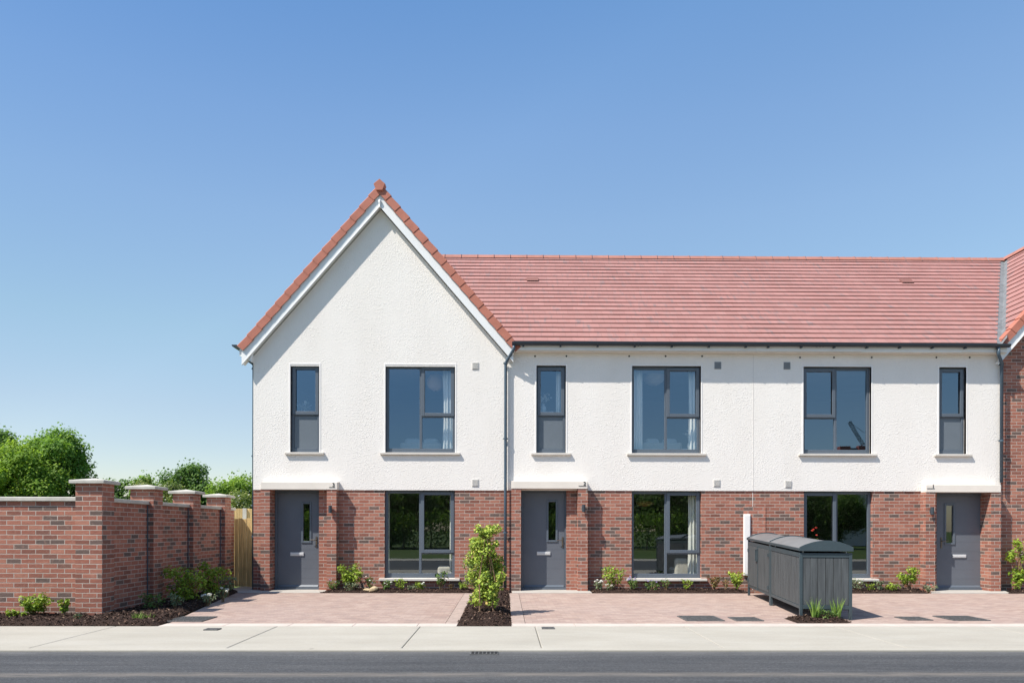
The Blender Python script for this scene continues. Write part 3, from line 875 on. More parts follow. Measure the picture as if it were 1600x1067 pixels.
def gable_roof(house, xc, y0, y1, clip_left=None):
    """two tiled slopes, verge caps, bargeboards and soffit of a front gable"""
    for sgn in (-1, 1):
        sl = Vector((-sgn, 0, GP)).normalized()                     # up the slope
        e = Vector((xc + sgn * (GHALF - .02), y0 + .03, ZRIDGE - GP * (GHALF - .02)))
        length = (GHALF - .02) / abs(sl.x)
        n = 20
        g = length / n
        if sgn == -1 and clip_left:
            def span(s0, s1):
                f = lambda s: clip_left((e + sl * s).x) - e.y
                return (0, max(0, f(s0)), 0, max(0, f(s1)))
        else:
            span = lambda s0, s1: (0, y1 - e.y, 0, y1 - e.y)
        roof_courses('roof', house, e, (0, 1, 0), sl, n, g, span, M['roof'])
        # verge caps
        nv = 15
        gv = (GHALF + .02) / abs(sl.x) / nv
        nm = Vector((sgn * GP, 0, 1)).normalized()
        e2 = Vector((xc + sgn * (GHALF + .03), y0, ZRIDGE - GP * (GHALF + .03)))
        for k in range(nv):
            a = e2 + sl * (gv * k - .012); b = e2 + sl * (gv * (k + 1) + .012)
            la, lb = .044, .026                                      # lower end rides up over the cap below
            if sgn == 1: la, lb = la, lb
            pa = [a + nm * la + Vector((0, .16, 0)), a + nm * la + Vector((0, .012, 0)), a + nm * (la - .014), a - nm * (.138 - (la - .03)), a - nm * (.138 - (la - .03)) + Vector((0, .022, 0)), a + nm * (la - .03) + Vector((0, .024, 0)), a + nm * (la - .022) + Vector((0, .16, 0))]
            pb = [b + nm * lb + Vector((0, .16, 0)), b + nm * lb + Vector((0, .012, 0)), b + nm * (lb - .014), b - nm * (.138 - (lb - .03)), b - nm * (.138 - (lb - .03)) + Vector((0, .022, 0)), b + nm * (lb - .03) + Vector((0, .024, 0)), b + nm * (lb - .022) + Vector((0, .16, 0))]
            dy = Vector((0, -.010, 0))
            pa = [p + dy for p in pa]
            m_ = len(pa)
            mb = MB().add(pa + pb, [tuple(range(m_)), tuple(range(2 * m_ - 1, m_ - 1, -1))] + [(i, (i + 1) % m_, (i + 1) % m_ + m_, i + m_) for i in range(m_)])
            mb.build('verge_cap', M['verge'], house, uv=False)
        # bargeboard and sloping soffit
        def at(u, d, y): return Vector((xc + sgn * u, y, ZRIDGE - GP * u)) - nm * d
        d0, d1 = .09, .285
        um = GHALF - (.02 if sgn < 0 and not clip_left else .10)
        def plate(da, db, ya, yb, nme, mat, bev):
            # plumb cuts at the apex and at the foot
            p = []
            for d, u in ((da, None), (db, None)):
                zap = ZRIDGE - d / nm.z
                p.append((Vector((xc, ya, zap)), Vector((xc + sgn * um, ya, zap - GP * um))))
            pts = [p[0][0], p[0][1], p[1][1], p[1][0]]
            MB().prism(pts, (0, yb - ya, 0)).build(nme, mat, house, bev)
        plate(d0, d1, y0 + .03, y0 + .055, 'bargeboard', M['pvc'], .003)
        plate(d1 - .022, d1 - .004, y0 + .056, y0 + .24, 'verge_soffit', M['pvc'], 0)
        plate(d1 - .001, d1 + .020, y0 + .024, y0 + .06, 'barge_trim', M['pvc'], .004)
    # apex cap and finial
    z = ZRIDGE + .055
    pts = [(xc + r * math.cos(a), y0 - .045, z - .085 + r * math.sin(a) * 1.02) for r, a in ((.145, R(90)), (.135, R(16)), (.125, R(-56)), (.125, R(236)), (.135, R(164)))]
    MB().prism(pts, (0, .16, 0)).build('apex_cap', M['verge'], house, .008)
    zf = ZRIDGE - .40
    MB().lathe((xc, y0 + .012, zf), [(0, -.10), (.018, -.10), (.024, -.085), (.014, -.06), (.020, .0), (.034, .05), (.02, .08), (0, .09)], 12).build('finial', M['pvc'], house, smooth=True, uv=False)


def gutter_run(house, x0, x1, y, z, seam=None):
    mb = MB()
    r = .058
    prof = [(y + r * math.cos(a), z + r * math.sin(a)) for a in [R(180 + 180 * i / 10) for i in range(11)]]
    prof = [(y - r, z + .012)] + prof + [(y + r, z + .012)]
    inner = [(y + (r - .006) * math.cos(a), z + (r - .006) * math.sin(a)) for a in [R(360 - 180 * i / 10) for i in range(11)]]
    mb.prism([(x0, a, b) for a, b in prof + inner], (x1 - x0, 0, 0))
    n = int((x1 - x0) / .8)
    for i in range(n + 1):
        x = x0 + .25 + i * (x1 - x0 - .5) / max(1, n)
        pr = [(x - .012, y + (r + .006) * math.cos(a), z + (r + .006) * math.sin(a)) for a in [R(180 + 180 * j / 8) for j in range(9)]]
        mb.prism(pr, (.024, 0, 0))
        mb.box(x - .02, x + .02, y - .02, y + .05, z - r - .025, z - r - .004)
    if seam:
        for dx in (-.07, 0, .07):
            pr = [(seam + dx - .01, y + (r + .008) * math.cos(a), z + (r + .008) * math.sin(a)) for a in [R(180 + 180 * j / 8) for j in range(9)]]
            mb.prism(pr, (.02, 0, 0))
    return mb.build('gutter', M['gutter'], house, uv=False)


def downpipe(house, pts, r=.034, brackets=(), y=None):
    mb = MB()
    mb.tube(pts, r, 12)
    o = mb.build('downpipe', M['pipe'], house, smooth=True, uv=False)
    for z in brackets:
        x, yy = pts[-1][0], pts[-1][1]
        b = MB().lathe((x, yy, z), [(r, -.02), (r + .009, -.02), (r + .009, .02), (r, .02)], 12).box(x - .055, x + .055, yy + .01, yy + .03, z - .012, z + .012)
        b.build('pipe_bracket', M['pipe'], house, uv=False)
    return o


def porch(house, lx0, lx1, pl, pr, z0l, z1l, p=.205, door_y=.14, brick=None):
    """two brick pillars and a cast stone lintel in front of the door"""
    for (a, b) in (pl, pr):
        MB().box(a, b, -p, -.001, -.05, z0l).build('porch_pillar', brick or M['brick'], house)
    MB().box(lx0, lx1, -p - .012, YV - .002, z0l, z1l).build('lintel', M['stone'], house, .008)
    MB().prism([(lx0, -p - .01, z1l + .002), (lx0, YV - .003, z1l + .022), (lx0, YV - .003, z1l + .002)], (lx1 - lx0, 0, 0)).build('lintel_flashing', M['stone'], house, .002)


def interior(house, x0, x1, z0, z1, y0, y1):
    mb = MB()
    mb.quad((x0, y1, z0), (x1, y1, z0), (x1, y1, z1), (x0, y1, z1)); mb.quad((x0, y0, z0), (x0, y1, z0), (x0, y1, z1), (x0, y0, z1))
    mb.quad((x1, y0, z0), (x1, y1, z0), (x1, y1, z1), (x1, y0, z1)); mb.quad((x0, y0, z1), (x1, y0, z1), (x1, y1, z1), (x0, y1, z1))
    mb.quad((x0, y0, z0), (x1, y0, z0), (x1, y1, z0), (x0, y1, z0), 1)
    mb.build('interior', [M['wallpaint'], M['floor']], house, uv=False, fix=False)


def shell(house, x0, x1, zt, left, right, mat):
    """back and end walls, so that the house is closed"""
    mb = MB()
    mb.quad((x0, YBACK, -.1), (x1, YBACK, -.1), (x1, YBACK, zt), (x0, YBACK, zt))
    if left: mb.quad((x0, 0, -.1), (x0, YBACK, -.1), (x0, YBACK, zt), (x0, 0, zt))
    if right: mb.quad((x1, 0, -.1), (x1, YBACK, -.1), (x1, YBACK, zt), (x1, 0, zt))
    mb.build('rear_wall', mat, house, fix=False)


# ---- house with the number 3: gabled, at the left end
YW = .072                                        # window frames behind the render face
YGW = .085
h3 = thing('terraced_house', 'white roughcast house numbered 3 with a steep front gable, leftmost of the terrace', 'house', (XG, 3.7, 0), group='houses of the terrace')
lw3 = (FX(602, YV), FX(710.7, YV)); nw3 = (FX(453.5, YV), FX(498.5, YV))
gw3 = (FX(600.8), FX(710.6))
d3 = (FX(421.5, -.205), FX(498.3))
zg = ZRIDGE - .30 / .648
mb = MB()
zc_ = lambda x: zg - GP * abs(x - XG)
ztop3 = 5.0
wall_sheet(mb, XA, XB, ZB, ztop3, YV, [(lw3[0], lw3[1], ZU, ZT), (nw3[0], nw3[1], ZU, ZT)], .10)
mb.add([(XA, YV, ztop3), (XB, YV, ztop3), (XB, YV, zc_(XB)), (XG, YV, zg), (XA, YV, zc_(XA))], [(0, 1, 2, 3, 4)])
mb.quad((XA, YV, ZB), (XB, YV, ZB), (XB, .02, ZB), (XA, .02, ZB))
mb.quad((XA, YV, ZB), (XA, YV, zc_(XA)), (XA, .0, zc_(XA)), (XA, .0, ZB))
mb.build('rendered_wall', M['render'], h3, fix=False)
mb = MB()
wall_sheet(mb, XA, XB, -.1, ZB, 0, [(gw3[0], gw3[1], ZG - .06, ZB), (d3[0], d3[1], -.1, ZB)], .14)
mb.build('brick_wall', M['brick'], h3, fix=False)
shell(h3, XA, XB, 5.2, True, False, M['render'])
interior(h3, XA + .12, XB - .05, .05, 2.42, .082, 4.5)
interior(h3, XA + .12, XB - .05, 2.7, 5.12, .082, 4.5)
window(h3, *lw3, ZU, ZT, YV + YW, 'large')
window(h3, *nw3, ZU, ZT, YV + YW, 'narrow')
window(h3, *gw3, ZG, ZB - .004, YGW, 'large', ground=True)
zl0, zl1 = 2.235, 2.40
porch(h3, FX(407, -.21), FX(527, -.21), (FX(407, -.205), FX(421.5, -.205)), (FX(510.5, -.205), FX(525.5, -.205)), zl0, zl1)
front_door(h3, FX(430.5, .14), d3[1] + .02, .03, zl0, .14, (FX(474, .14), FX(484, .14), FZ(480, 845, .14), FZ(480, 787, .14)), (FX(454, .14), FX(475, .14), FZ(465, 868, .14), FZ(465, 862.6, .14)), True, FX(494.5, .14))
x_, z_ = F(523, 759.6, -.218)
text_mesh('3', .115, .004, 'house_number', M['black'], h3, (x_, -.222, z_))
MB().box(FX(514, -.22), x_ + .005, -.224, -.2165, z_ - .024, z_ - .015).build('number_bar', M['black'], h3, uv=False)
wall_lamp(h3, 517, 795.5, -.205)
vent(h3, 742.5, 571.5, M['vent']); vent(h3, 742.5, 754, M['vent'])
gable_roof(h3, XG, -.20, YBACK + .2)
# boxed eaves foot, gutter end and swan-neck pipe at the left corner
mb = MB().prism([(XA - .27, -.13, 5.20), (XA - .27, -.13, 5.33), (XA, -.13, 5.62), (XA, -.13, 5.06)], (0, YBACK, 0))
mb.build('eaves_box', M['pvc'], h3, .004)
gx, gz = F(371, 542, 0)
mb = MB()
pr = [(gx + .055 * math.cos(a), -.19, gz + .055 * math.sin(a)) for a in [R(180 + 180 * i / 10) for i in range(11)]]
mb.prism(pr, (0, YBACK + .3, 0)); mb.build('gutter', M['gutter'], h3, uv=False)
downpipe(h3, [(FX(381), .05, FZ(381, 549)), (FX(381), .05, FZ(381, 557)), (FX(382.5), .05, FZ(382.5, 560)), (FX(393), .05, FZ(393, 567)), (FX(394.8), .05, FZ(395, 570)), (FX(394.8), .05, .02)], .030, (FZ(395, 575), 3.0, 1.2))
# ---- terrace eaves helper
def terrace_front(house, x0, x1, holes_up, holes_dn, seam=None):
    mb = MB()
    wall_sheet(mb, x0, x1, ZB, 5.32, YV, holes_up, .10)
    mb.quad((x0, YV, ZB), (x1, YV, ZB), (x1, .02, ZB), (x0, .02, ZB))
    mb.build('rendered_wall', M['render'], house, fix=False)
    mb = MB()
    wall_sheet(mb, x0, x1, -.1, ZB, 0, holes_dn, .14)
    mb.build('brick_wall', M['brick'], house, fix=False)


def vx(y, xc, sgn):                              # valley between terrace roof and a gable roof
    return xc + sgn * (TP * (YR - y) + ZRIDGE - 8.93) / GP


def terrace_roof(house, x0, x1, left_valley=None, right_valley=None, vgap=.11):
    sl = Vector((0, 1, TP)).normalized()
    length = (YR - YE) / sl.y
    n = 22
    g = length / n
    e = Vector((0, YE, ZE))
    def span(s0, s1):
        r = []
        for s in (s0, s1):
            y = YE + sl.y * s
            a = vx(y, *left_valley) if left_valley else x0
            b = (vx(y, *right_valley) - vgap) if right_valley else x1
            r += [a, b]
        return r[0], r[1], r[2], r[3]
    roof_courses('roof', house, e, (1, 0, 0), sl, n, g, span, M['roof'])
    # rear slope
    mb = MB()
    mb.quad((x0, YR, 8.93), (x1, YR, 8.93), (x1, YBACK + .25, ZE), (x0, YBACK + .25, ZE))
    mb.build('rear_roof', M['roof'], house, fix=False)
    # ridge tiles
    xa = left_valley[0] + .2 if left_valley else x0
    xb = right_valley[0] - .1 if right_valley else x1
    m_ = max(1, round((xb - xa) / .46))
    w = (xb - xa) / m_
    for i in range(m_):
        a, b = xa + i * w, xa + (i + 1) * w
        def ring(x, k): return [(x, YR - .125 * k, 8.93 - .075 * k + .012), (x, YR - .05 * k, 8.93 + .042 * k), (x, YR, 8.93 + .062 * k), (x, YR + .05 * k, 8.93 + .042 * k), (x, YR + .125 * k, 8.93 - .075 * k + .012)]
        mb = MB()
        pa, pb, pc, pd = ring(a + .004, 1.0), ring(b - .03, 1.0), ring(b - .03, 1.12), ring(b - .004, 1.12)
        for q in ((pa, pb), (pc, pd)):
            mb.add(q[0] + q[1], [(j, j + 1, j + 6, j + 5) for j in range(4)] + [(0, 1, 2, 3, 4), (9, 8, 7, 6, 5)])
        mb.build('ridge_tile', M['ridge'], house, uv=False)
        jm = MB(); pj = ring(b - .006, .95), ring(b + .006, 1.16)
        jm.add(pj[0] + pj[1], [(j, j + 1, j + 6, j + 5) for j in range(4)] + [(0, 1, 2, 3, 4), (9, 8, 7, 6, 5)])
        if i < m_ - 1: jm.build('ridge_clip', M['gutter'], house, uv=False)


def eaves(house, x0, x1, seam):
    MB().box(x0, x1, -.20, -.178, 5.335, 5.49).build('fascia', M['pvc'], house, .003)
    MB().box(x0, x1, -.177, YV - .002, 5.318, 5.334).build('eaves_soffit', M['soffit'], house)
    gutter_run(house, x0, x1, -.262, 5.478, seam)


def roof_vent(house, px, py):
    d = ray(px, py)                              # meets the roof slope
    t = (ZE - EYE + TP * (CY - YE)) / (d.z - TP * d.y)
    p = Vector((0, CY, EYE)) + d * t
    sl = Vector((0, 1, TP)).normalized(); nm = Vector((0, -TP, 1)).normalized()
    mb = MB()
    mb.obox(p + nm * .03, (.15, 0, 0), sl * .10, nm * .014)
    mb.build('roof_vent', M['roof'], house, uv=False)
    mb = MB()
    for k in range(3): mb.obox(p + nm * .034 - sl * .098 + Vector((-.09 + .09 * k, 0, 0)), (.037, 0, 0), sl * .006, nm * .009)
    mb.build('vent_slot', M['dark'], house, uv=False)


# ---- house with the number 2
h2 = thing('terraced_house', 'white rendered house numbered 2, right of the white gabled house', 'house', ((XB + XC) / 2, 3.7, 0), group='houses of the terrace')
lw2 = (FX(987, YV), FX(1094.8, YV)); nw2 = (FX(837.7, YV), FX(883.8, YV)); gw2 = (FX(987), FX(1096))
d2 = (FX(814, 0), FX(885.2))
terrace_front(h2, XB, XC, [(*lw2, ZU, ZT), (*nw2, ZU, ZT)], [(*gw2, ZG - .06, ZB), (*d2, -.1, ZB)])
shell(h2, XB, XC, 5.2, False, False, M['render'])
interior(h2, XB + .05, XC - .05, .05, 2.42, .082, 4.5)
interior(h2, XB + .05, XC - .05, 2.7, 5.12, .082, 4.5)
window(h2, *lw2, ZU, ZT, YV + YW, 'large'); window(h2, *nw2, ZU, ZT, YV + YW, 'narrow')
window(h2, *gw2, ZG, ZB - .004, YGW, 'large', ground=True)
zl0, zl1 = 2.268, 2.43
porch(h2, FX(799, -.21), FX(918, -.21), (FX(799, -.205), FX(814, -.205)), (FX(903, -.205), FX(918.5, -.205)), zl0, zl1)
front_door(h2, FX(814.4, .14), d2[1] + .02, .03, zl0, .14, (FX(857, .14), FX(868.4, .14), FZ(860, 843.6, .14), FZ(860, 784, .14)), (FX(839, .14), FX(860, .14), FZ(850, 866.8, .14), FZ(850, 861.4, .14)), True, FX(879, .14))
x_, z_ = F(915.5, 757.6, -.218)
text_mesh('2', .115, .004, 'house_number', M['black'], h2, (x_, -.222, z_))
MB().box(FX(904, -.22), x_ + .005, -.224, -.2165, z_ - .024, z_ - .015).build('number_bar', M['black'], h2, uv=False)
wall_lamp(h2, 911.5, 794, -.205)
vent(h2, 1121.5, 571, M['ventg']); vent(h2, 1119.8, 754.5, M['vent'])
terrace_roof(h2, XB, XC, left_valley=(XG, 1))
eaves(h2, XB + .09, XC, FX(997, -.26))
roof_vent(h2, 832, 438.5)
for px in (836, 885, 983, 1040, 1097):
    x, z = F(px, 556.5, YV)
    MB().lathe((0, 0, 0), [(0, 0), (.022, 0)], 10)
    m_ = MB().prism([(x + .02 * math.cos(a), YV - .006, z + .02 * math.sin(a)) for a in [R(36 * i) for i in range(10)]], (0, .004, 0))
    m_.build('weep_hole', M['dark'], h2, uv=False)
xp = FX(789.6, YV - .06)
downpipe(h2, [(FX(802.5, -.26), -.262, 5.43), (FX(802.5, -.26), -.262, 5.35), (FX(801, -.24), -.245, 5.31), (xp + .03, -.10, 5.12), (xp, YV - .07, 5.06), (xp, YV - .07, ZB + .02), (xp, YV - .07, 0.06)], .034, (FZ(790, 569), FZ(790, 686), 1.3))
# ---- house with the number 1
h1 = thing('terraced_house', 'white rendered house numbered 1, behind the bin store', 'house', ((XC + XD) / 2, 3.7, 0), group='houses of the terrace')
lw1 = (FX(1255, YV), FX(1361, YV)); nw1 = (FX(1467, YV), FX(1509.3, YV)); gw1 = (FX(1256), FX(1363.5))
d1 = (FX(1463.5), FX(1548.6, -.205))
terrace_front(h1, XC, XD, [(*lw1, ZU, ZT), (*nw1, ZU, ZT)], [(*gw1, ZG - .06, ZB), (*d1, -.1, ZB)])
shell(h1, XC, XD, 5.2, False, True, M['render'])
interior(h1, XC + .05, XD - .05, .05, 2.42, .082, 4.5)
interior(h1, XC + .05, XD - .05, 2.7, 5.12, .082, 4.5)
window(h1, *lw1, ZU, ZT, YV + YW, 'large', flip=True); window(h1, *nw1, ZU, ZT, YV + YW, 'narrow')
window(h1, *gw1, ZG, ZB - .004, YGW, 'large', flip=True, ground=True)
zl0, zl1 = 2.21, 2.375
porch(h1, FX(1446.5, -.21), FX(1563.8, -.21), (FX(1446.5, -.205), FX(1461.5, -.205)), (FX(1548.6, -.205), FX(1564, -.205)), zl0, zl1)
front_door(h1, d1[0] - .02, FX(1535.5, .14), .03, zl0, .14, (FX(1478, .14), FX(1489, .14), FZ(1483, 847.7, .14), FZ(1483, 789.5, .14)), (FX(1488, .14), FX(1509, .14), FZ(1500, 871, .14), FZ(1500, 866, .14)), False, FX(1470.6, .14))
x_, z_ = F(1460, 761.8, -.218)
text_mesh('1', .115, .004, 'house_number', M['black'], h1, (x_, -.222, z_))
MB().box(FX(1448.5, -.22), x_ + .003, -.224, -.2165, z_ - .020, z_ - .011).build('number_bar', M['black'], h1, uv=False)
wall_lamp(h1, 1454, 798, -.205)
vent(h1, 1229.5, 571.5, M['ventg']); vent(h1, 1231.5, 756, M['vent'])
terrace_roof(h1, XC, XD, right_valley=(XR, -1))
eaves(h1, XC, XD + .02, FX(1281, -.26))
roof_vent(h1, 1416, 441)
for px in (1250, 1303, 1362, 1463, 1515):
    x, z = F(px, 558.5, YV)
    MB().prism([(x + .02 * math.cos(a), YV - .006, z + .02 * math.sin(a)) for a in [R(36 * i) for i in range(10)]], (0, .004, 0)).build('weep_hole', M['dark'], h1, uv=False)
MB().box(XC - .005, XC + .005, YV - .004, YV + .006, ZB + .01, 5.3).build('movement_joint', M['joint'], h1, uv=False)
MB().box(XC - .006, XC + .006, -.003, .006, .02, ZB - .03).build('movement_joint', M['joint'], h1, uv=False)
xp1 = FX(1563.5, -.07)
downpipe(h1, [(FX(1559.5, -.26), -.262, 5.43), (FX(1559.5, -.26), -.262, 5.27), (xp1 - .02, -.13, 5.10), (xp1, -.09, 5.03), (xp1, -.09, ZB + .2)], .034, (FZ(1563, 571), FZ(1563, 689)))
# meter cupboard on the brickwork beside the joint
x0, z1 = F(1162, 803, -.03); x1, z0 = F(1172.3, 899, -.03)
m_ = thing('meter_cupboard', 'tall narrow white cupboard on the brick wall behind the bin store', 'cupboard', ((x0 + x1) / 2, -.02, z0))
MB().box(x0, x1, -.045, -.002, z0, z1).build('cabinet', M['plaster'], m_, .006)
MB().box(x0 + .015, x1 - .015, -.053, -.0455, z0 + .03, z1 - .03).build('door', M['plaster'], m_, .004)
px0, pz1 = F(1172.6, 791, 0); px1, _ = F(1196, 791, 0)
MB().box(x0, px1, -.012, -.001, .30, pz1).build('lit_brick_patch', M['lit_brick'], h1)  # thin added panel, its sunlit brightness is in the brick colour
# lead valley
mb = MB()
for sgn_w in (0,):
    q = []
    for y in np.linspace(YE - .02, YR, 14):
        x = vx(y, XR, -1)
        zt = ZE + TP * (y - YE)
        q.append(((x - .15, y, zt + .012), (x, y, zt - .004), (x + .13, y, ZRIDGE - GP * (XR - x - .13) + .012)))
    for i in range(len(q) - 1):
        for j in (0, 1): mb.quad(q[i][j], q[i][j + 1], q[i + 1][j + 1], q[i + 1][j])
mb.build('lead_valley', M['lead'], h1, fix=False)
# ---- brick house at the right edge
hr = thing('brick_house', 'red brick house with a tiled gable roof at the right edge of the photo', 'house', (XR, 3.7, 0), group='houses of the terrace')
YRW = .05
mb = MB()
zc_ = lambda x: zg - GP * abs(x - XR)
wall_sheet(mb, XD, XE, -.1, 5.2, YRW, [], .1)
mb.add([(XD, YRW, 5.2), (XE, YRW, 5.2), (XE, YRW, zc_(XE)), (XR, YRW, zg), (XD, YRW, zc_(XD))], [(0, 1, 2, 3, 4)])
mb.build('brick_wall', M['brick2'], hr, fix=False)
shell(hr, XD, XE, 5.2, False, True, M['brick2'])
gable_roof(hr, XR, -.20 + YRW, YBACK + .2, clip_left=lambda x: max(-.1, YR - ((XR - x) * GP - (ZRIDGE - 8.93)) / TP - .13))
nr = 9
for i in range(nr):
    a, b = -.1 + i * (YR + .1) / nr, -.1 + (i + 1) * (YR + .1) / nr
    pr = lambda y: [(XR - .13, y, ZRIDGE - .07), (XR - .05, y, ZRIDGE + .045), (XR, y, ZRIDGE + .062), (XR + .05, y, ZRIDGE + .045), (XR + .13, y, ZRIDGE - .07)]
    MB().prism(pr(a + .005), (0, b - a - .012, 0)).build('ridge_tile', M['ridge'], hr, uv=False)
    if i < 9: MB().prism([(XG - XR + p[0], p[1], p[2]) for p in pr(a + .005)], (0, b - a - .012, 0)).build('ridge_tile', M['ridge'], h3, uv=False)
# ------------------------------------------------------------------ ground
def structure(o): o['kind'] = 'structure'; return o


structure(MB().quad((-400, -400, -.13), (400, -400, -.13), (400, 400, -.13), (-400, 400, -.13)).build('ground', M['grass'], None, uv=False, fix=False))
YF0, YF1 = -5.60, -7.50                           # footpath back and front edge
structure(MB().quad((-60, -14.2, -.022), (60, -14.2, -.022), (60, YF1 - .002, -.022), (-60, YF1 - .002, -.022)).build('road', M['asphalt'], None, uv=False, fix=False))
mb = MB()
jx = [-40, -30, -20, -13, -9.2, -7.3] + [G(px, 978)[0] for px in (180, 433, 657, 836)] + [2.55, 4.7, 6.9, 9.1, 12, 16, 24, 34]
for i in range(len(jx) - 1):
    mb.box(jx[i] + .003, jx[i + 1] - .003, YF1 + .1295, YF0 - .002, -.12, 0)
fp = structure(mb.build('footpath', M['footpath'], None, .012))
structure(MB().box(-60, 60, YF1, YF1 + .1285, -.12, -.001).build('road_kerb', M['footpath'], None, .008))
structure(MB().box(-60, 60, -16.2, -14.2, -.12, -.004).build('opposite_footpath', M['footpath'], None, .01))
# driveways
YKB = G(700, 973.6)[1]
xl0, xl1 = G(245, 978)[0], G(362, 928)[0]
xr3 = G(714, 977)[0]
yd = -.62                                        # back edge of the paving, in front of the beds
mb = MB().prism([(xl0 + .02, YKB + .004, 0), (xr3 - .19, YKB + .004, 0), (xr3 - .19, yd, 0), (xl1 - .05, yd, 0)], (0, 0, -.1))
structure(mb.build('block_paving', M['paver'], None))
x2l = G(799, 975)[0]
mb = MB().box(x2l + .21, XE + 4, YKB + .004, yd, -.1, 0)
structure(mb.build('block_paving', M['paver2'], None))
mb = MB()
for (a, b) in ((xr3 - .186, xr3), (x2l, x2l + .206)):
    y = YKB + .004
    while y < yd - .05:
        mb.box(a + .001, b - .002, y, min(y + .098, yd), -.1, .001); y += .1
structure(mb.build('paving_border', M['border'], None, .004, segs=1))
mb = MB()
for (a, b) in ((xl0, xr3), (x2l, XE + 4)):
    x = a
    while x < b - .05:
        e = min(x + .914, b)
        mb.box(x + .002, e - .002, YF0 + .003, YKB, -.1, .002); x = e
structure(mb.build('paving_edging', M['kerb'], None, .006))
# door slabs
def slab(a0, a1, b0, b1, yb, name='door_slab'):
    mb = MB().prism([(a0, yd + .003, .012), (a1, yd + .003, .012), (b1, yb, .012), (b0, yb, .012)], (0, 0, -.1))
    return structure(mb.build(name, M['slab'], None, .006))
slab(XA - .25, G(500, 928)[0], XA - .25, G(512, 921)[0], .10)
slab(G(800, 927)[0], G(926, 927)[0], G(800, 921)[0], G(919, 921)[0], .10)
slab(G(1470, 929)[0], G(1596, 929)[0], G(1460, 923)[0], G(1566, 922)[0], .10)


structure(MB().box(xw + .01 if False else -6.235, XA - .255, yd + .004, 1.1, -.1, .010).build('gate_path', M['slab'], None, .006))
structure(MB().box(XA - .2545, XA - .002, .103, 1.1, -.1, .011).build('gate_path', M['slab'], None, .006))

# ------------------------------------------------------------------ planting beds
def bed(name, quads, seed, hgt=.05, chips=500, structure_=True):
    rng = np.random.default_rng(seed)
    mb = MB(); chipP = []
    for q in quads:
        q = [Vector((p[0], p[1], 0)) for p in q]
        lx = max((q[1] - q[0]).length, (q[2] - q[3]).length); ly = max((q[3] - q[0]).length, (q[2] - q[1]).length)
        nx, ny = max(3, int(lx / .07)), max(3, int(ly / .07))
        def pt(u, v):
            p = (q[0] * (1 - u) + q[1] * u) * (1 - v) + (q[3] * (1 - u) + q[2] * u) * v
            edge = min(u * lx, (1 - u) * lx, v * ly, (1 - v) * ly)
            n1 = mnoise.noise(Vector((p.x * 2.2 + seed, p.y * 2.2, 0))); n2 = mnoise.noise(Vector((p.x * 13, p.y * 13, seed)))
            n3 = mnoise.noise(Vector((p.x * 31, p.y * 31, seed + 5)))
            z = hgt * min(1, edge / .14) * (1 + .5 * n1) + .018 * n2 + .012 * n3 + .004
            return Vector((p.x + .012 * n3, p.y + .012 * n2, max(z, -.01)))
        base = [[pt(i / nx, j / ny) for i in range(nx + 1)] for j in range(ny + 1)]
        vs = [p for row in base for p in row]
        mb.add(vs, [(j * (nx + 1) + i, j * (nx + 1) + i + 1, (j + 1) * (nx + 1) + i + 1, (j + 1) * (nx + 1) + i) for j in range(ny) for i in range(nx)])
        k = int(chips * lx * ly)
        for _ in range(k):
            p = pt(rng.random(), rng.random()); p.z += rng.uniform(.0, .014)
            p.x += rng.normal() * .012; p.y += rng.normal() * .012
            chipP.append(tuple(p))
    o = mb.build(name, M['mulch'], None, smooth=True, uv=False, fix=False)
    structure(o)
    P = np.array(chipP)
    N = rng.normal(size=P.shape) * .5; N[:, 2] += 1
    c = leaf_mesh('bark_chips', P, N, .05, LEAF['chip'], None, rng, .38)
    c['kind'] = 'stuff'
    return o


xw = -6.245                                       # right face of the garden-wall piers
g0 = G(0, 964)[1]
bed('mulch_bed', [[(-11.5, -4.56), (xw - .05, -4.56), (xw - .05, YF0 - .01), (-11.5, YF0 - .01)], [(xw - .06, YF0 - .01), (xl0 + .0, YF0 - .01), (xl1 - .03, -.50), (xw - .12, -.50)]], 3, .06)
bed('mulch_bed', [[(G(497, 927)[0], yd - .02), (xr3 + .02, yd - .02), (xr3 + .02, -.003), (G(527, 921)[0], -.003)]], 5, .05)
bed('mulch_bed', [[(xr3 + .003, YF0 + .0), (x2l - .003, YF0 + .0), (x2l - .003, -.003), (xr3 + .003, -.003)]], 6, .07)
bed('mulch_bed', [[(G(926, 927)[0], yd - .02), (FX(1172, yd), yd - .02), (FX(1172, yd), -.003), (G(920, 921)[0], -.003)]], 7, .05)
bed('mulch_bed', [[(FX(1300, yd), yd - .03), (G(1470, 930)[0], yd - .03), (G(1446, 924)[0], -.003), (FX(1300, yd), -.003)]], 8, .06)
bed('mulch_bed', [[(G(1597, 930)[0], yd - .03), (XE, yd - .03), (XE, YRW - .003), (G(1568, 921)[0], YRW - .003)]], 9, .05)
b0 = G(1247, 972); b1 = G(1330, 972)
bed('mulch_bed', [[(b0[0] - .05, -5.30), (b1[0] - .02, -5.30), (b1[0] - .02, -4.75), (b0[0] - .03, -4.75)]], 10, .06)

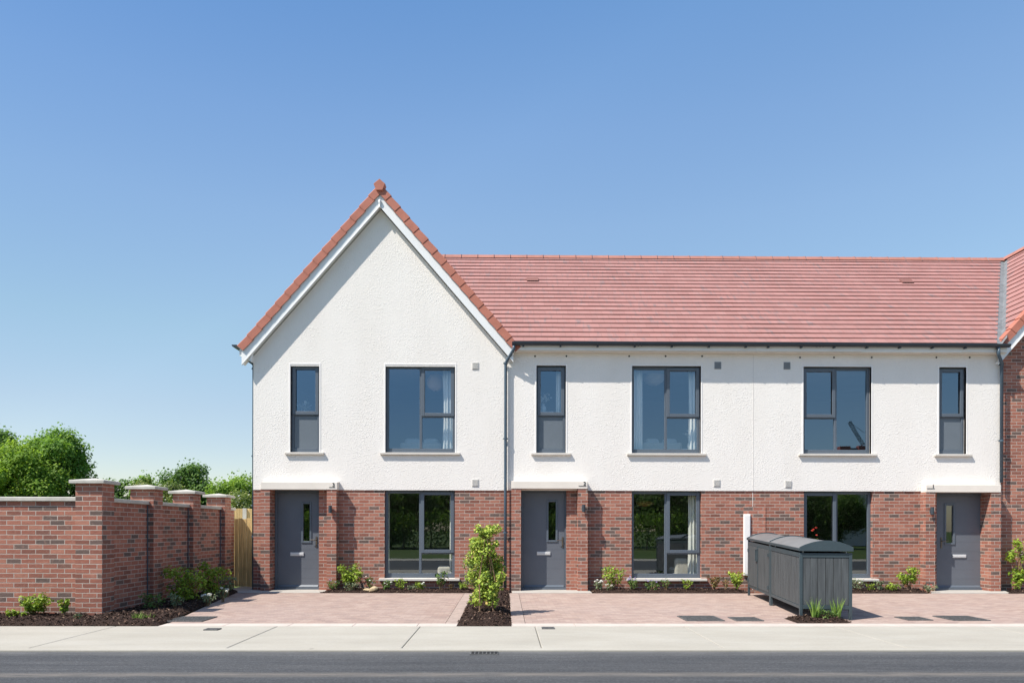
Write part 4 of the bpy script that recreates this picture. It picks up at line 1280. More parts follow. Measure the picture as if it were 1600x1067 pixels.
# ------------------------------------------------------------------ garden wall with piers
gw = thing('garden_wall', 'red brick garden wall with four capped piers, turning the corner left of the houses', 'wall', (xw - .2, -4.4, 0))
YP = -4.65
zcap0, zcap1 = 2.07, 2.16
WC0, WC1 = 1.80, 1.872                            # coping underside / top
MB().box(-12.5, xw - .40, YP + .10, YP + .10 + .215, -.1, WC0).build('front_panel', M['brick3'], gw)
for (a, b) in ((-12.5, -8.62), (-8.61, xw - .40)):
    MB().prism([(a, YP + .06, WC0), (a, YP + .06, WC1 - .012), (a, YP + .20, WC1), (a, YP + .355, WC1 - .012), (a, YP + .355, WC0)], (b - a, 0, 0)).build('coping', M['coping'], gw, .006)
piers = [YP + i * (0 - YP) / 3 for i in range(4)]
for i, y in enumerate(list(piers)):
    xa, xb, ya, yb = xw - .41, xw, y, y + .33
    pier = MB().box(xa, xb, ya, yb, -.1, zcap0).build('pier', M['brick3'], gw)
    o = .065
    mb = MB()
    mb.add([(xa - o, ya - o, zcap0), (xb + o, ya - o, zcap0), (xb + o, yb + o, zcap0), (xa - o, yb + o, zcap0), (xa - o, ya - o, zcap0 + .052), (xb + o, ya - o, zcap0 + .052), (xb + o, yb + o, zcap0 + .052), (xa - o, yb + o, zcap0 + .052), ((xa + xb) / 2, (ya + yb) / 2, zcap1 + .005)],
           [(0, 3, 2, 1), (0, 1, 5, 4), (1, 2, 6, 5), (2, 3, 7, 6), (3, 0, 4, 7), (4, 5, 8), (5, 6, 8), (6, 7, 8), (7, 4, 8)])
    mb.build('pier_cap', M['coping'], pier, .006)
    if i == 3: piers.append(.80)
    if i < 4:
        MB().box(xw - .325, xw - .11, yb, piers[i + 1], -.1, WC0).build('side_panel', M['brick3'], gw)
        ym = (yb + piers[i + 1]) / 2
        for (a, b) in ((yb + .001, ym - .003), (ym + .003, piers[i + 1] - .001)):
            MB().prism([(xw - .365, a, WC0), (xw - .365, a, WC1 - .012), (xw - .22, a, WC1), (xw - .07, a, WC1 - .012), (xw - .07, a, WC0)], (0, b - a, 0)).build('coping', M['coping'], gw, .006)
        if i < 3: MB().tube([(xw - .098, piers[i + 1] - .012, .05), (xw - .098, piers[i + 1] - .012, WC0 - .02)], .008, 6).build('joint_strip', M['pipe'], gw, uv=False)

# ------------------------------------------------------------------ timber gate and fence
YGT = .82
ga, gb = xw - .108, XA - .01
gz = FZ(375, 810, YGT)
gt = thing('timber_gate', 'pale timber board gate between the last wall pier and the gabled house', 'gate', ((ga + gb) / 2, YGT, 0))
nb = 8
for k in range(nb):
    w = (gb - ga) / nb
    a = ga + k * w
    top = gz + (.008 if k % 2 else -.006)
    MB().box(a + .003, a + w - .003, YGT - .01 + (.006 if k % 2 else 0), YGT + .012 + (.006 if k % 2 else 0), .015, top).build('board', M['timber'], gt, .003)
MB().box(ga, gb, YGT + .02, YGT + .07, .35, .47).box(ga, gb, YGT + .02, YGT + .07, gz - .3, gz - .18).build('ledge', M['timber'], gt, .004)
fa, fb, fy = FX(352, 2.9), FX(402, 2.9), 2.9
fz = FZ(375, 794.5, 2.9)
ft = thing('timber_fence', 'slatted timber fence with a concrete post rising behind the gate', 'fence', ((fa + fb) / 2, fy, -.1))
k = 0
a = fa - 1.6
sl_ = MB()
while a < fb + .6:
    sl_.box(a, a + .062, fy, fy + .018, -.1, fz + (.004 if k % 2 else 0)); a += .066; k += 1
sl_.box(fa - 1.6, fb + .6, fy + .019, fy + .06, fz - .32, fz - .24)
sl_.build('slat_panel', M['timber2'], ft, .002, segs=1)
xq = FX(383, fy)
MB().box(xq - .05, xq + .05, fy - .05, fy - .002, -.1, fz + .01).build('post', M['coping'], ft, .006)
MB().box(fa - .5, fa - .4, fy - .05, fy - .002, -.1, fz + .01).build('post', M['coping'], ft, .006)

# ------------------------------------------------------------------ bin store
bo = G(1249.5, 967)
ang = math.atan2(G(1168.5, 929.7)[0] - bo[0], G(1168.5, 929.7)[1] - bo[1])
bs = thing('bin_store', 'grey slatted bin store with two curved lids on the paving', 'bin store', (bo[0], bo[1], 0), -ang)
BL = math.hypot(G(1168.5, 929.7)[0] - bo[0], G(1168.5, 929.7)[1] - bo[1]) + .02
BW = .765
BH, BB = 1.02, .16
half = BL / 2
P_ = .045
def lb(o, **k): return o
for u in (0, 1):
    y0, y1 = u * half + (.008 if u else 0), (u + 1) * half - (0 if u else .008)
    for x in (0, BW - P_):
        for y in (y0, y1 - P_):
            MB().box(x, x + P_, y, y + P_, 0, BH + (.05 if (y != y0 or u) else .0)).build('post', M['binmetal'], bs, .004, local=True)
    fr = MB()
    for x in (0, BW - P_):
        fr.box(x + .004, x + P_ - .004, y0 + P_, y1 - P_, BH - .07, BH - .002); fr.box(x + .004, x + P_ - .004, y0 + P_, y1 - P_, BB, BB + .05)
    for y in (y0, y1 - P_):
        fr.box(P_, BW - P_, y + .004, y + P_ - .004, BH - .07, BH - .002); fr.box(P_, BW - P_, y + .004, y + P_ - .004, BB, BB + .06)
    fr.build('frame', M['binmetal'], bs, .003, local=True)
    def planks(name, x0, x1, ya, yb, along):
        m = MB()
        L_ = (yb - ya) if along == 'y' else (x1 - x0)
        n = max(3, round(L_ / .118)); w = L_ / n
        for k in range(n):
            if along == 'y': m.box(x0, x1, ya + k * w + .003, ya + (k + 1) * w - .003, BB + .052, BH - .072)
            else: m.box(x0 + k * w + .003, x0 + (k + 1) * w - .003, ya, yb, BB + .062, BH - .072)
        return m.build(name, M['plank'], bs, .003, local=True)
    planks('end_panel', P_, BW - P_, y0 + .012, y0 + .032, 'x')
    if u == 1: planks('end_panel', P_, BW - P_, y1 - .032, y1 - .012, 'x')
    planks('side_panel', BW - .034, BW - .014, y0 + P_, y1 - P_, 'y')
    if u == 0:
        planks('side_panel', .012, .032, y0 + P_, y1 - P_, 'y')
    else:
        ym = (y0 + y1) / 2
        for (a, b) in ((y0 + P_ + .004, ym - .012), (ym + .012, y1 - P_ - .004)):
            d = planks('door', -.004, .018, a, b, 'y')
        MB().box(-.012, .02, ym - .011, ym + .011, BB + .03, BH - .05).build('meeting_strip', M['binmetal'], bs, .002, local=True)
        MB().box(-.03, -.004, ym - .012, ym + .010, BH - .33, BH - .10).box(-.03, -.004, ym - .012, ym + .13, BH - .12, BH - .10).box(-.03, -.004, ym - .012, ym + .13, BH - .33, BH - .31).box(-.03, -.004, ym + .11, ym + .13, BH - .31, BH - .12).build('handle', M['binmetal'], bs, .003, local=True)
    for y in (y0 + .09, y1 - .09):
        hz = [MB().box(-.022, .004, y - .02, y + .02, z - .03, z + .03) for z in (.30, .86)] if u else []
        for h_ in hz: h_.build('hinge', M['binmetal'], bs, .003, local=True)
    # curved lid
    n = 14
    o_ = .006
    xs = [-o_ + (BW + 2 * o_) * i / n for i in range(n + 1)]
    lift = .022 if u == 0 else 0.0
    cz = lambda x: BH + .042 + lift + .100 * (1 - ((x - BW / 2) / (BW / 2 + o_)) ** 2)
    ya, yb = y0 - (.02 if u == 0 else -.012), y1 + (.05 if u else -.004)
    top = [(x, ya, cz(x) + .012) for x in xs]; bot = [(x, ya, cz(x)) for x in reversed(xs)]
    lid = MB().prism(top + bot, (0, yb - ya, 0)).build('lid', M['lid'], bs, .002, local=True)
    rim = MB()
    for (p, q) in ((ya - .008, ya + .020), (yb - .022, yb + .008)):
        tp = [(x, p, cz(x) + .028) for x in xs]; bt = [(x, p, BH + .028) for x in (xs[-1], xs[0])] if (u == 0 and p < ya) else [(x, p, cz(x) - .02) for x in reversed(xs)]
        rim.prism(tp + bt, (0, q - p, 0))
    rim.box(-o_ - .008, -o_ + .004, ya, yb, BH + .030, BH + .070); rim.box(BW + o_ - .004, BW + o_ + .008, ya, yb, BH + .030, BH + .070)
    rim.build('rim', M['binmetal'], lid, .002, local=True)
    st = MB()
    for y in (y0 + .06, y1 - .10):
        for x in (.05, BW - .09): st.tube([(x + .02, y, BH - .03), (x + .02, y + .02, BH + .06)], .011, 8)
    st.build('lid_stay', M['chrome'], bs, local=True, uv=False)
    MB().box(P_, BW - P_, y0 + P_, y1 - P_, BB - .012, BB - .002).build('base_tray', M['binmetal'], bs, local=True)

# its legs and sides are set a little taller towards the house
def grow(o):
    for ch in o.children:
        if ch.type == 'MESH':
            for v in ch.data.vertices: v.co.z *= 1 + .105 * max(0, v.co.y) / BL
        grow(ch)
grow(bs)

# ------------------------------------------------------------------ drain covers
def cover(name, label, quad, z, bars=True, group=None):
    xs = [G(*p)[0] for p in quad]; ys = [G(*p)[1] for p in quad]
    x0, x1 = (xs[0] + xs[3]) / 2, (xs[1] + xs[2]) / 2
    y1, y0 = (ys[0] + ys[1]) / 2, (ys[2] + ys[3]) / 2
    t = thing(name, label, 'drain cover', ((x0 + x1) / 2, (y0 + y1) / 2, z), group=group)
    mb = MB(); frame_h = .012
    mb.box(x0, x1, y0, y0 + .02, z - .02, z + frame_h); mb.box(x0, x1, y1 - .02, y1, z - .02, z + frame_h)
    mb.box(x0, x0 + .02, y0 + .02, y1 - .02, z - .02, z + frame_h); mb.box(x1 - .02, x1, y0 + .02, y1 - .02, z - .02, z + frame_h)
    mb.build('rim', M['iron'], t, .003, uv=False, segs=1)
    g_ = MB()
    g_.box(x0 + .022, x1 - .022, y0 + .022, y1 - .022, z - .01, z + .005)
    nx, ny = max(2, int((x1 - x0) / .05)), max(2, int((y1 - y0) / .05))
    for i in range(nx):
        for j in range(ny):
            cx, cy_ = x0 + .03 + (x1 - x0 - .06) * (i + .5) / nx, y0 + .03 + (y1 - y0 - .06) * (j + .5) / ny
            g_.box(cx - .014, cx + .014, cy_ - .009, cy_ + .009, z + .0051, z + .011)
    g_.build('plate', M['iron'], t, uv=False)
    return t
cover('drain_cover', 'dark iron cover at the left corner of the gabled house driveway', [(277, 963.5), (334, 963.5), (322, 971), (266, 971)], .002, group='iron covers in the paving')
cover('drain_cover', 'dark iron cover in the paving left of the bin store, the first of the pair', [(1062, 962.5), (1120, 962.5), (1128, 970), (1068, 970)], .002, group='iron covers in the paving')
cover('drain_cover', 'smaller dark iron cover in the paving nearest the left foot of the bin store', [(1140, 964.5), (1183, 964.5), (1190, 970), (1147, 970)], .002, group='iron covers in the paving')
cover('drain_cover', 'small dark iron cover right of the bin store shadow', [(1402, 964), (1441, 964), (1453, 969), (1414, 969)], .002, group='iron covers in the paving')
cover('drain_cover', 'large dark iron cover at the right end of the paving', [(1464, 962.5), (1518, 962.5), (1542, 969.5), (1483, 969.5)], .002, group='iron covers in the paving')
cover('stopcock_cover', 'small grey cover in the footpath before the gabled house driveway', [(322, 982), (344, 982), (342, 984.5), (320, 984.5)], .002, group='small covers in the footpath')
cover('stopcock_cover', 'small grey cover in the footpath in front of the leafy column shrub', [(846, 980), (866, 980), (867, 982.5), (847, 982.5)], .002, group='small covers in the footpath')
gy0 = G(735, 1015)[0]; gy1 = G(779, 1015)[0]
t = thing('road_gully', 'dark slotted road gully at the kerb below the leafy column shrub', 'gully', ((gy0 + gy1) / 2, YF1 - .1, -.022))
mb = MB().box(gy0, gy1, YF1 - .20, YF1 - .02, -.021, -.013)
mb.build('plate', M['iron'], t, .003, uv=False)
mb = MB()
for i in range(7):
    x = gy0 + .03 + (gy1 - gy0 - .06) * i / 6
    mb.box(x - .012, x + .018, YF1 - .18, YF1 - .04, -.0125, -.011)
mb.build('slot', M['dark'], t, uv=False)
# ------------------------------------------------------------------ plants
# the leafy column between the two driveways
t = thing('column_shrub', 'tall leafy yellow-green column shrub in the mulch strip between the two driveways', 'shrub', (*G(760, 962), .05))
rng = np.random.default_rng(11)
x, y = G(760, 962)
sc = FPX / (y - CY)
hh = 136 / sc
mb = MB(); clumps = []
for i, (bx, by) in enumerate(((-.10, -.05), (.04, .05), (.14, .35), (-.02, .30), (.10, -.02))):
    pts = [(bx, by, -.08), (bx * 1.1 + rng.normal() * .03, by, hh * .4), (bx * .8 + rng.normal() * .04, by, hh * .85)]
    mb.tube(pts, [.015, .011, .004], 6)
for i in range(74):
    u = rng.random()
    z = hh * (.10 + .88 * u)
    wd = .295 * (1 - .45 * max(0, u - .55) / .45) * (.8 if u < .12 else 1)
    a = rng.uniform(0, 6.28); q = rng.uniform(.15, 1.0) ** .7
    c = (math.cos(a) * wd * q + .03 - .05 * u, math.sin(a) * wd * q * .9 + .15, z)
    r = rng.uniform(.05, .11)
    clumps.append((c, (r, r, r)))
    mb.tube([(.02, .1, max(.05, z - .18)), c], [.005, .002], 4)
mb.build('stem', M['twig'], t, uv=False, local=True, fix=False)
n = 5600
ci = rng.integers(0, len(clumps), n)
d = rng.normal(size=(n, 3)); d /= np.linalg.norm(d, axis=1, keepdims=True)
P = np.array([c for c, r in clumps])[ci] + d * np.array([r for c, r in clumps])[ci] * (rng.random((n, 1)) ** .4) * 1.2
N = d * .7 + rng.normal(size=(n, 3)) * .5; N[:, 2] += .55; N[:, 1] -= .25
leaf_mesh('foliage', P, N, .050, LEAF['hedge'], t, rng, .66)

BG = 'shrubs and flowers in the beds'
make_bush('dark bushy shrub half hidden behind the leafy column, beside the downpipe', 744, 925, 62, 42, 'green', 420, .05, 1, shape='full')
# bed under the gabled house's window
make_bush('bright yellow-green shrub beside the right pillar of door 3', 546, 920, 40, 38, 'shrub', 420, .058, 2, loc=(FX(546, -.3), -.3), stems=9)
make_bush('low clump with purple flowers at the foot of the right pillar of door 3', 520, 922, 16, 20, 'green', 150, .036, 3, 'purple', 3, .03, fl_top=True, loc=(FX(521, -.42), -.42))
make_bush('low grey-green mound under the bright shrub by door 3', 548, 922, 14, 24, 'grey', 190, .032, 4, shape='full', loc=(FX(549, -.42), -.42))
make_bush('small white-flowered plant beside the two stones', 579, 920, 22, 14, 'green', 90, .045, 5, 'white', 3, .04, loc=(FX(578, -.35), -.35))
make_bush('white-flowered plant under the left end of the gabled house ground-floor sill', 604, 921, 17, 16, 'green', 110, .045, 6, 'white', 5, .045, loc=(FX(604, -.4), -.4))
make_bush('two-stemmed green plant under the left light of the gabled house ground-floor window', 626, 921, 20, 18, 'shrub', 120, .04, 7, loc=(FX(626, -.4), -.4))
make_bush('pale low plant left of the mullion under the gabled house ground-floor window', 643, 922, 11, 14, 'grey', 80, .035, 8, loc=(FX(643, -.4), -.4))
make_bush('low plant with a few white flowers under the mullion of the gabled house ground-floor window', 656, 921, 13, 18, 'shrub', 110, .04, 9, 'white', 3, .04, loc=(FX(657, -.4), -.4))
make_bush('upright glossy plant in front of the right end of the gabled house ground-floor sill', 690, 922, 31, 20, 'green', 130, .055, 10, loc=(FX(689, -.42), -.42))
make_bush('sparse bronze seedling between the glossy plant and the leafy column', 703, 922, 12, 10, 'bronze', 40, .035, 11, loc=(FX(704, -.4), -.4))
make_bush('small yellowish plant beside the dark shrub left of the leafy column', 724, 922, 15, 18, 'shrub', 90, .04, 12, loc=(FX(724, -.4), -.4))
for i, (px, w, h, lab) in enumerate(((574, .17, .07, 'smaller rounded tan stone lying in the bed by door 3'), (584, .21, .10, 'larger tan stone leaning beside the smaller one in the bed by door 3'))):
    bm = bmesh.new(); bmesh.ops.create_icosphere(bm, subdivisions=3, radius=1)
    for v in bm.verts:
        f = 1 + .22 * mnoise.noise(v.co * 1.3 + Vector((i * 7, 0, 0))) + .08 * mnoise.noise(v.co * 4)
        v.co = Vector((v.co.x * w * .5 * f, v.co.y * .07 * f, v.co.z * h * .55 * f))
    me = bpy.data.meshes.new('garden_stone'); bm.to_mesh(me); bm.free(); me.materials.append(M['rock'])
    me.polygons.foreach_set('use_smooth', [True] * len(me.polygons))
    o = bpy.data.objects.new('garden_stone', me); COL.objects.link(o)
    o.location = (FX(px, -.5), -.50 - .03 * i, .055 + .02 * i); o.rotation_euler = (0, R(-18 * i), R(10))
    tag(o, lab, 'stone', 'stones in the bed')
# bed under house 2's window
make_bush('white-flowered low plant beside the right pillar of door 2', 936, 921, 16, 17, 'grey', 130, .034, 21, 'white', 6, .045, fl_top=True, loc=(FX(936, -.4), -.4))
make_bush('tall loose yellow-green shrub between door 2 and the ground-floor window', 958, 921, 38, 32, 'shrub', 300, .05, 22, loc=(FX(958, -.3), -.3))
make_bush('low white-flowered plant at the foot of the shrub by door 2', 952, 922, 10, 13, 'grey', 70, .03, 23, 'white', 4, .035, fl_top=True, loc=(FX(952, -.46), -.46))
make_bush('low plant densely topped with purple flowers under the house 2 sill', 989, 921, 20, 20, 'green', 150, .036, 24, 'purple', 7, .036, fl_top=True, loc=(FX(990, -.4), -.4))
make_bush('low plant with scattered lilac flowers under the left light of the house 2 window', 1020, 921, 16, 22, 'green', 140, .036, 25, 'purple', 4, .034, fl_top=True, loc=(FX(1019, -.4), -.4))
make_bush('wispy green plant under the mullion of the house 2 ground-floor window', 1040, 921, 20, 16, 'green', 80, .034, 26, loc=(FX(1041, -.4), -.4))
make_bush('upright green plant under the right light of the house 2 ground-floor window', 1071, 921, 19, 19, 'shrub', 130, .036, 27, loc=(FX(1072, -.4), -.4))
make_bush('reddish-green climbing plant at the right end of the house 2 sill', 1118, 921, 24, 20, 'bronze', 170, .045, 28, loc=(FX(1117, -.35), -.35))
make_bush('tiny bronze seedling between the red-green plant and the feathery yellow shrub', 1133, 921, 22, 10, 'bronze', 50, .04, 29, loc=(FX(1134, -.3), -.3))
make_bush('feathery yellow-green shrub beside the far end of the bin store', 1154, 921, 30, 30, 'hedge', 280, .052, 30, loc=(FX(1152, -.35), -.35))
# bed of house 1
make_bush('wispy grey-green plant under the ground-floor sill just right of the bin store', 1339, 923, 20, 22, 'grey', 120, .04, 41, 'white', 1, .04, loc=(FX(1340, -.45), -.45))
make_bush('low green plant under the right end of the sill of house 1', 1361, 923, 12, 14, 'shrub', 80, .04, 42, loc=(FX(1361, -.45), -.45))
make_bush('pale upright plant below the corner of the house 1 sill', 1374, 923, 19, 16, 'grey', 110, .042, 43, loc=(FX(1374, -.45), -.45))
make_bush('rounded low yellow-green plant midway between the sill and the shrub of house 1', 1392, 923, 14, 20, 'shrub', 130, .042, 44, loc=(FX(1393, -.45), -.45))
make_bush('bright yellow-green shrub leaning by the left pillar of door 1', 1422, 922, 40, 38, 'shrub', 330, .055, 45, loc=(FX(1421, -.35), -.35))
make_bush('low plant with red flowers at the foot of the left pillar of door 1', 1451, 924, 11, 20, 'grey', 120, .034, 46, 'redf', 3, .03, fl_top=True, loc=(FX(1451, -.5), -.5))
# right edge
make_bush('tall bright green leafy climber on the brick house wall at the right edge', 1592, 922, 88, 34, 'shrub', 330, .075, 51, loc=(FX(1593, -.25), -.25), shape='full', stems=9)
make_bush('low yellow-green tuft under the climber at the right edge', 1589, 924, 14, 12, 'shrub', 70, .04, 52, loc=(FX(1589, -.45), -.45))
# bed along the garden wall
make_bush('bright yellow-green shrub in the mulch in front of the garden wall', 56, 965, 36, 44, 'shrub', 430, .05, 61, loc=(FX(56, -4.85), -4.85))
make_bush('narrow upright green plant between the bright shrub and the corner pier', 101, 966, 33, 18, 'shrub', 140, .05, 62, loc=(FX(101, -4.9), -4.9))
make_bush('low green seedling at the left edge of the mulch in front of the garden wall', 18, 966, 14, 16, 'shrub', 70, .045, 63, loc=(FX(18, -5.0), -5.0))
make_bush('tiny green seedling beside the bright shrub in front of the garden wall', 36, 966, 10, 11, 'shrub', 50, .04, 64, loc=(FX(36, -5.0), -5.0))
make_bush('tiny pale seedling in the mulch in front of the corner pier', 120, 972, 11, 10, 'grey', 45, .035, 65, loc=(FX(121, -5.2), -5.2))
make_blades('left one of two spiky pale green tufts in front of the corner pier', 214, 973, 20, 15, 60, 66, 'iris', 'spiky_tuft', 'plant', .007, loc=G(214, 973))
make_blades('right one of two spiky pale green tufts in front of the corner pier', 231, 971, 17, 14, 50, 67, 'iris', 'spiky_tuft', 'plant', .007, loc=G(231, 971.5))
make_bush('low dark green plant in the shade just behind the corner pier', 200, 955, 26, 32, 'green', 260, .04, 68, shape='full', loc=(-5.81, -4.0))
make_bush('grey-green spiky plant in the shaded bed, right of the low dark one', 233, 950, 27, 22, 'grey', 150, .04, 69, loc=(-5.48, -3.9))
make_bush('largest dark bush against the garden wall between the second and third pier', 258, 942, 54, 58, 'shrub', 700, .055, 70, shape='full', loc=(-5.88, -2.75), stems=10)
make_bush('tall dark bush beside the third pier of the garden wall', 300, 935, 56, 50, 'shrub', 600, .055, 71, shape='full', loc=(-5.81, -1.75), stems=10)
make_bush('grey-green bush at the far end of the shaded bed', 318, 932, 30, 26, 'grey', 220, .04, 72, loc=(-5.58, -1.5))
make_bush('low white-flowered plant in the shaded bed, left of the other white one', 270, 949, 16, 22, 'grey', 120, .035, 73, 'white', 5, .05, fl_top=True, loc=(-5.28, -3.1))
make_bush('low white-flowered plant in the shaded bed, nearest the driveway', 293, 944, 18, 18, 'grey', 110, .035, 74, 'white', 4, .05, fl_top=True, loc=(-5.28, -2.45))
make_bush('tiny dark seedling at the end of the shaded bed by the gate', 340, 929, 9, 10, 'green', 50, .035, 75, loc=(-5.86, -.75))
# in front of the bin store
make_blades('left of two tall iris clumps in front of the bin store', 1272, 968, 42, 23, 50, 81, loc=(G(1272, 969)[0], -5.02))
make_blades('right of two tall iris clumps in front of the bin store', 1306, 968, 42, 23, 50, 82, loc=(G(1306, 969)[0], -5.02))
make_bush('low dark green ground cover between the two iris clumps', 1289, 968, 14, 30, 'green', 220, .03, 83, shape='full', loc=(G(1289, 969)[0], -5.05))
make_bush('red-flowered plant showing above the bin store lid in front of the window', 1274, 921, 90, 16, 'green', 90, .05, 84, 'redf', 6, .04, fl_top=True, loc=(FX(1274, -.3), -.3))

# ------------------------------------------------------------------ trees
TG = 'trees beyond the garden wall'
def tree_px(label, pxc, top, wpx, dist, leaf, seed, **k):
    y = CY + dist
    x, z = F(pxc, top, y)
    sc = FPX / dist
    return make_tree(k.pop('name', 'deciduous_tree'), label, x, y, z + .1, wpx / sc, leaf, seed, group=TG, **k)
tree_px('dark green tree at the left edge, behind the bright one', -8, 663, 110, 58, 'oak', 31, nclump=60, per=330, size=.24, crown0=.12)
tree_px('bright green bushy tree in front of the large one at the left edge', 30, 685, 150, 44, 'lime', 32, nclump=64, per=420, size=.17, crown0=.05)
tree_px('large round-crowned green tree with its trunk showing, left of the corner pier', 92, 668, 138, 47, 'tree', 33, nclump=70, per=400, size=.18, crown0=.14, trunk_r=.2)
tree_px('small dark tree between the first and second wall piers', 180, 737, 66, 52, 'oak', 34, nclump=40, per=330, size=.19, crown0=.05)
tree_px('pale leafy tree behind the cream-flowered hawthorn', 228, 731, 74, 58, 'tree', 35, nclump=44, per=330, size=.22, crown0=.05)
tree_px('tall dark green tree right of the hawthorn', 296, 721, 100, 55, 'oak', 36, nclump=60, per=330, size=.2, crown0=.08)
tree_px('hawthorn sprinkled with cream blossom above the second and third piers', 252, 737, 108, 48, 'haw', 37, nclump=60, per=380, size=.17, crown0=.04, name='hawthorn')
tree_px('bright green tree between the last pier and the gabled house', 372, 740, 118, 50, 'lime', 38, nclump=60, per=380, size=.17, crown0=.04)
tree_px('low hawthorn with cream blossom above the timber gate', 372, 765, 80, 40, 'haw', 39, nclump=34, per=360, size=.15, crown0=.03, name='hawthorn')
# trees across the road: the ground-floor windows mirror them
RG = 'trees across the road, mirrored in the windows'
def road_tree(x, y, h, w, leaf, seed, label):
    return make_tree('roadside_tree', label, x, y, h, w, leaf, seed, nclump=48, per=420, size=.20, crown0=.02, trunk_r=.16, group=RG)
ra = road_tree(-9, -38, 6.6, 8.5, 'oak', 51, 'dark leafy tree on the verge across the road, mirrored in the ground-floor windows')
rb = road_tree(-3, -41, 7.0, 8.0, 'tree', 52, 'green leafy tree on the verge across the road, mirrored in the ground-floor windows')
for i, (x, y, s) in enumerate(((3, -39, 1.0), (8.5, -42, .98), (14, -38, 1.0), (18.5, -42, 1.0), (25.2, -38, .82), (-15, -40, 1.05), (46, -41, 1.05))):
    c = copy_tree(ra if i % 2 == 0 else rb)
    c.location = (x, y, -.1); c.rotation_euler = (0, 0, i * 1.7); c.scale = (s, s, s)
hd = thing('hedge', 'long dark hedge on the verge across the road, mirrored in the ground-floor windows', 'hedge', (12, -35, -.1))
rng = np.random.default_rng(77)
n = 22000
P = np.stack([rng.uniform(-36, 9.5, n), rng.normal(0, .45, n), np.clip(2.6 * rng.random(n) ** .7 + .2 * rng.normal(size=n), .05, 3.0)], 1)
leaf_mesh('foliage', P, rng.normal(size=(n, 3)) + np.array((0, .5, .5)), .17, LEAF['tree'], hd, rng, .8)
mb = MB()
for i in range(23): mb.tube([(-35.5 + 2 * i, 0, -.1), (-35.4 + 2 * i, .1, 1.2), (-35.8 + 2 * i, 0, 2.2)], [.06, .04, .02], 5)
mb.build('stems', M['bark'], hd, uv=False, local=True, fix=False)

wh = thing('detached_house', 'pale house across the road, mirrored in the ground-floor window behind the bin store', 'house', (33.5, -50, -.1))
wallm = MB(); wallm.box(28.5, 39, -54, -46, -.1, 5.0); wallm.build('wall', M['plaster'], wh, uv=False)
MB().prism([(28.1, -45.6, 4.95), (28.1, -50, 8.0), (28.1, -54.4, 4.95)], (11.3, 0, 0)).build('roof', M['ridge'], wh, uv=False)
for x, z in ((29.4, .9), (32.8, .9), (36.6, .9), (29.4, 3.2), (33.0, 3.2), (36.6, 3.2)):
    w_ = MB(); frame_ring(w_, x, x + 1.3, z, z + 1.3, -45.998, -45.93, .07, .07, .07, .07); wo = w_.build('window', M['pvc'], wh, uv=False)
    MB().quad((x + .07, -45.97, z + .07), (x + 1.23, -45.97, z + .07), (x + 1.23, -45.97, z + 1.23), (x + .07, -45.97, z + 1.23)).build('pane', M['dark'], wo, uv=False, fix=False)
MB().box(35.0, 35.95, -45.998, -45.94, -.1, 2.0).build('door', M['door'], wh, uv=False)

# ------------------------------------------------------------------ things seen through the windows
def curtain(label, x0, x1, z0, z1, y, folds=4, seed=0, tie=0.0):
    n, m_ = folds * 8, 8
    vs, fs = [], []
    for j in range(m_ + 1):
        v = j / m_
        for i in range(n + 1):
            u = i / n
            sq = 1 - tie * math.sin(math.pi * min(1, v * 1.2)) * .5
            x = x0 + (x1 - x0) * (.5 + (u - .5) * sq)
            vs.append((x, y + .035 * math.sin(u * folds * 2 * math.pi + seed) * (.6 + .4 * v) + .01 * math.sin(9 * u + 3 * v), z1 - (z1 - z0) * v))
    for j in range(m_):
        for i in range(n): fs.append((j * (n + 1) + i, j * (n + 1) + i + 1, (j + 1) * (n + 1) + i + 1, (j + 1) * (n + 1) + i))
    o = MB().add(vs, fs).build('curtain', M['curtain'], None, smooth=True, uv=False, fix=False)
    so = o.modifiers.new('solidify', 'SOLIDIFY'); so.thickness = .006
    return tag(o, label, 'curtain', 'curtains in the windows')
yc = .26
curtain('white curtain at the right of the gabled house upper bedroom window', FX(691, yc), FX(711, yc), 2.75, 5.02, yc, 4, 1, .25)
curtain('pale curtain edge at the left of the gabled house ground-floor window', FX(601, yc), FX(608.5, yc), .1, 2.3, yc, 2, 2)
curtain('pale curtain at the right of the gabled house ground-floor window', FX(703, yc), FX(712, yc), .1, 2.3, yc, 2, 3)
curtain('pale curtain at the right of the narrow window above door 2', FX(868.5, yc), FX(882, yc), 3.4, 5.02, yc, 3, 4)
curtain('long white curtain at the left of the upper bedroom window of house 2', FX(986, yc), FX(1003, yc), 2.75, 5.02, yc, 4, 5)
curtain('long white curtain at the right of the upper bedroom window of house 2', FX(1075, yc), FX(1096, yc), 2.75, 5.02, yc, 4, 6, .2)
curtain('cream curtain at the right of the ground-floor window of house 2', FX(1075, yc), FX(1096, yc), .1, 2.3, yc, 4, 7, .15)

def lantern(label, px, py, y, rpx, squash, mat, zc):
    x, z = F(px, py, y); r = rpx / (FPX / (y - CY))
    t = thing('pendant_lamp', label, 'lamp', (x, y, zc), group='pendant lamps in the rooms')
    prof = []
    for i in range(13):
        a = -math.pi / 2 + math.pi * i / 12
        prof.append((max(.03, r * math.cos(a) * (1 + .03 * (i % 2))), z - zc + r * squash * math.sin(a)))
    MB().lathe((0, 0, 0), prof, 20).build('lamp_shade', mat, t, local=True, smooth=True, uv=False)
    MB().tube([(0, 0, z - zc + r * squash), (0, 0, -.005)], .006, 6).build('cord', M['white'], t, local=True, uv=False)
    MB().lathe((0, 0, 0), [(0, -.03), (.05, -.03), (.05, -.002), (0, -.002)], 12).build('ceiling_rose', M['white'], t, local=True, uv=False)
    return t
lantern('round pink paper lantern in the gabled house upper window', 681, 597, 1.1, 14, 1.0, M['paper'], 5.12)
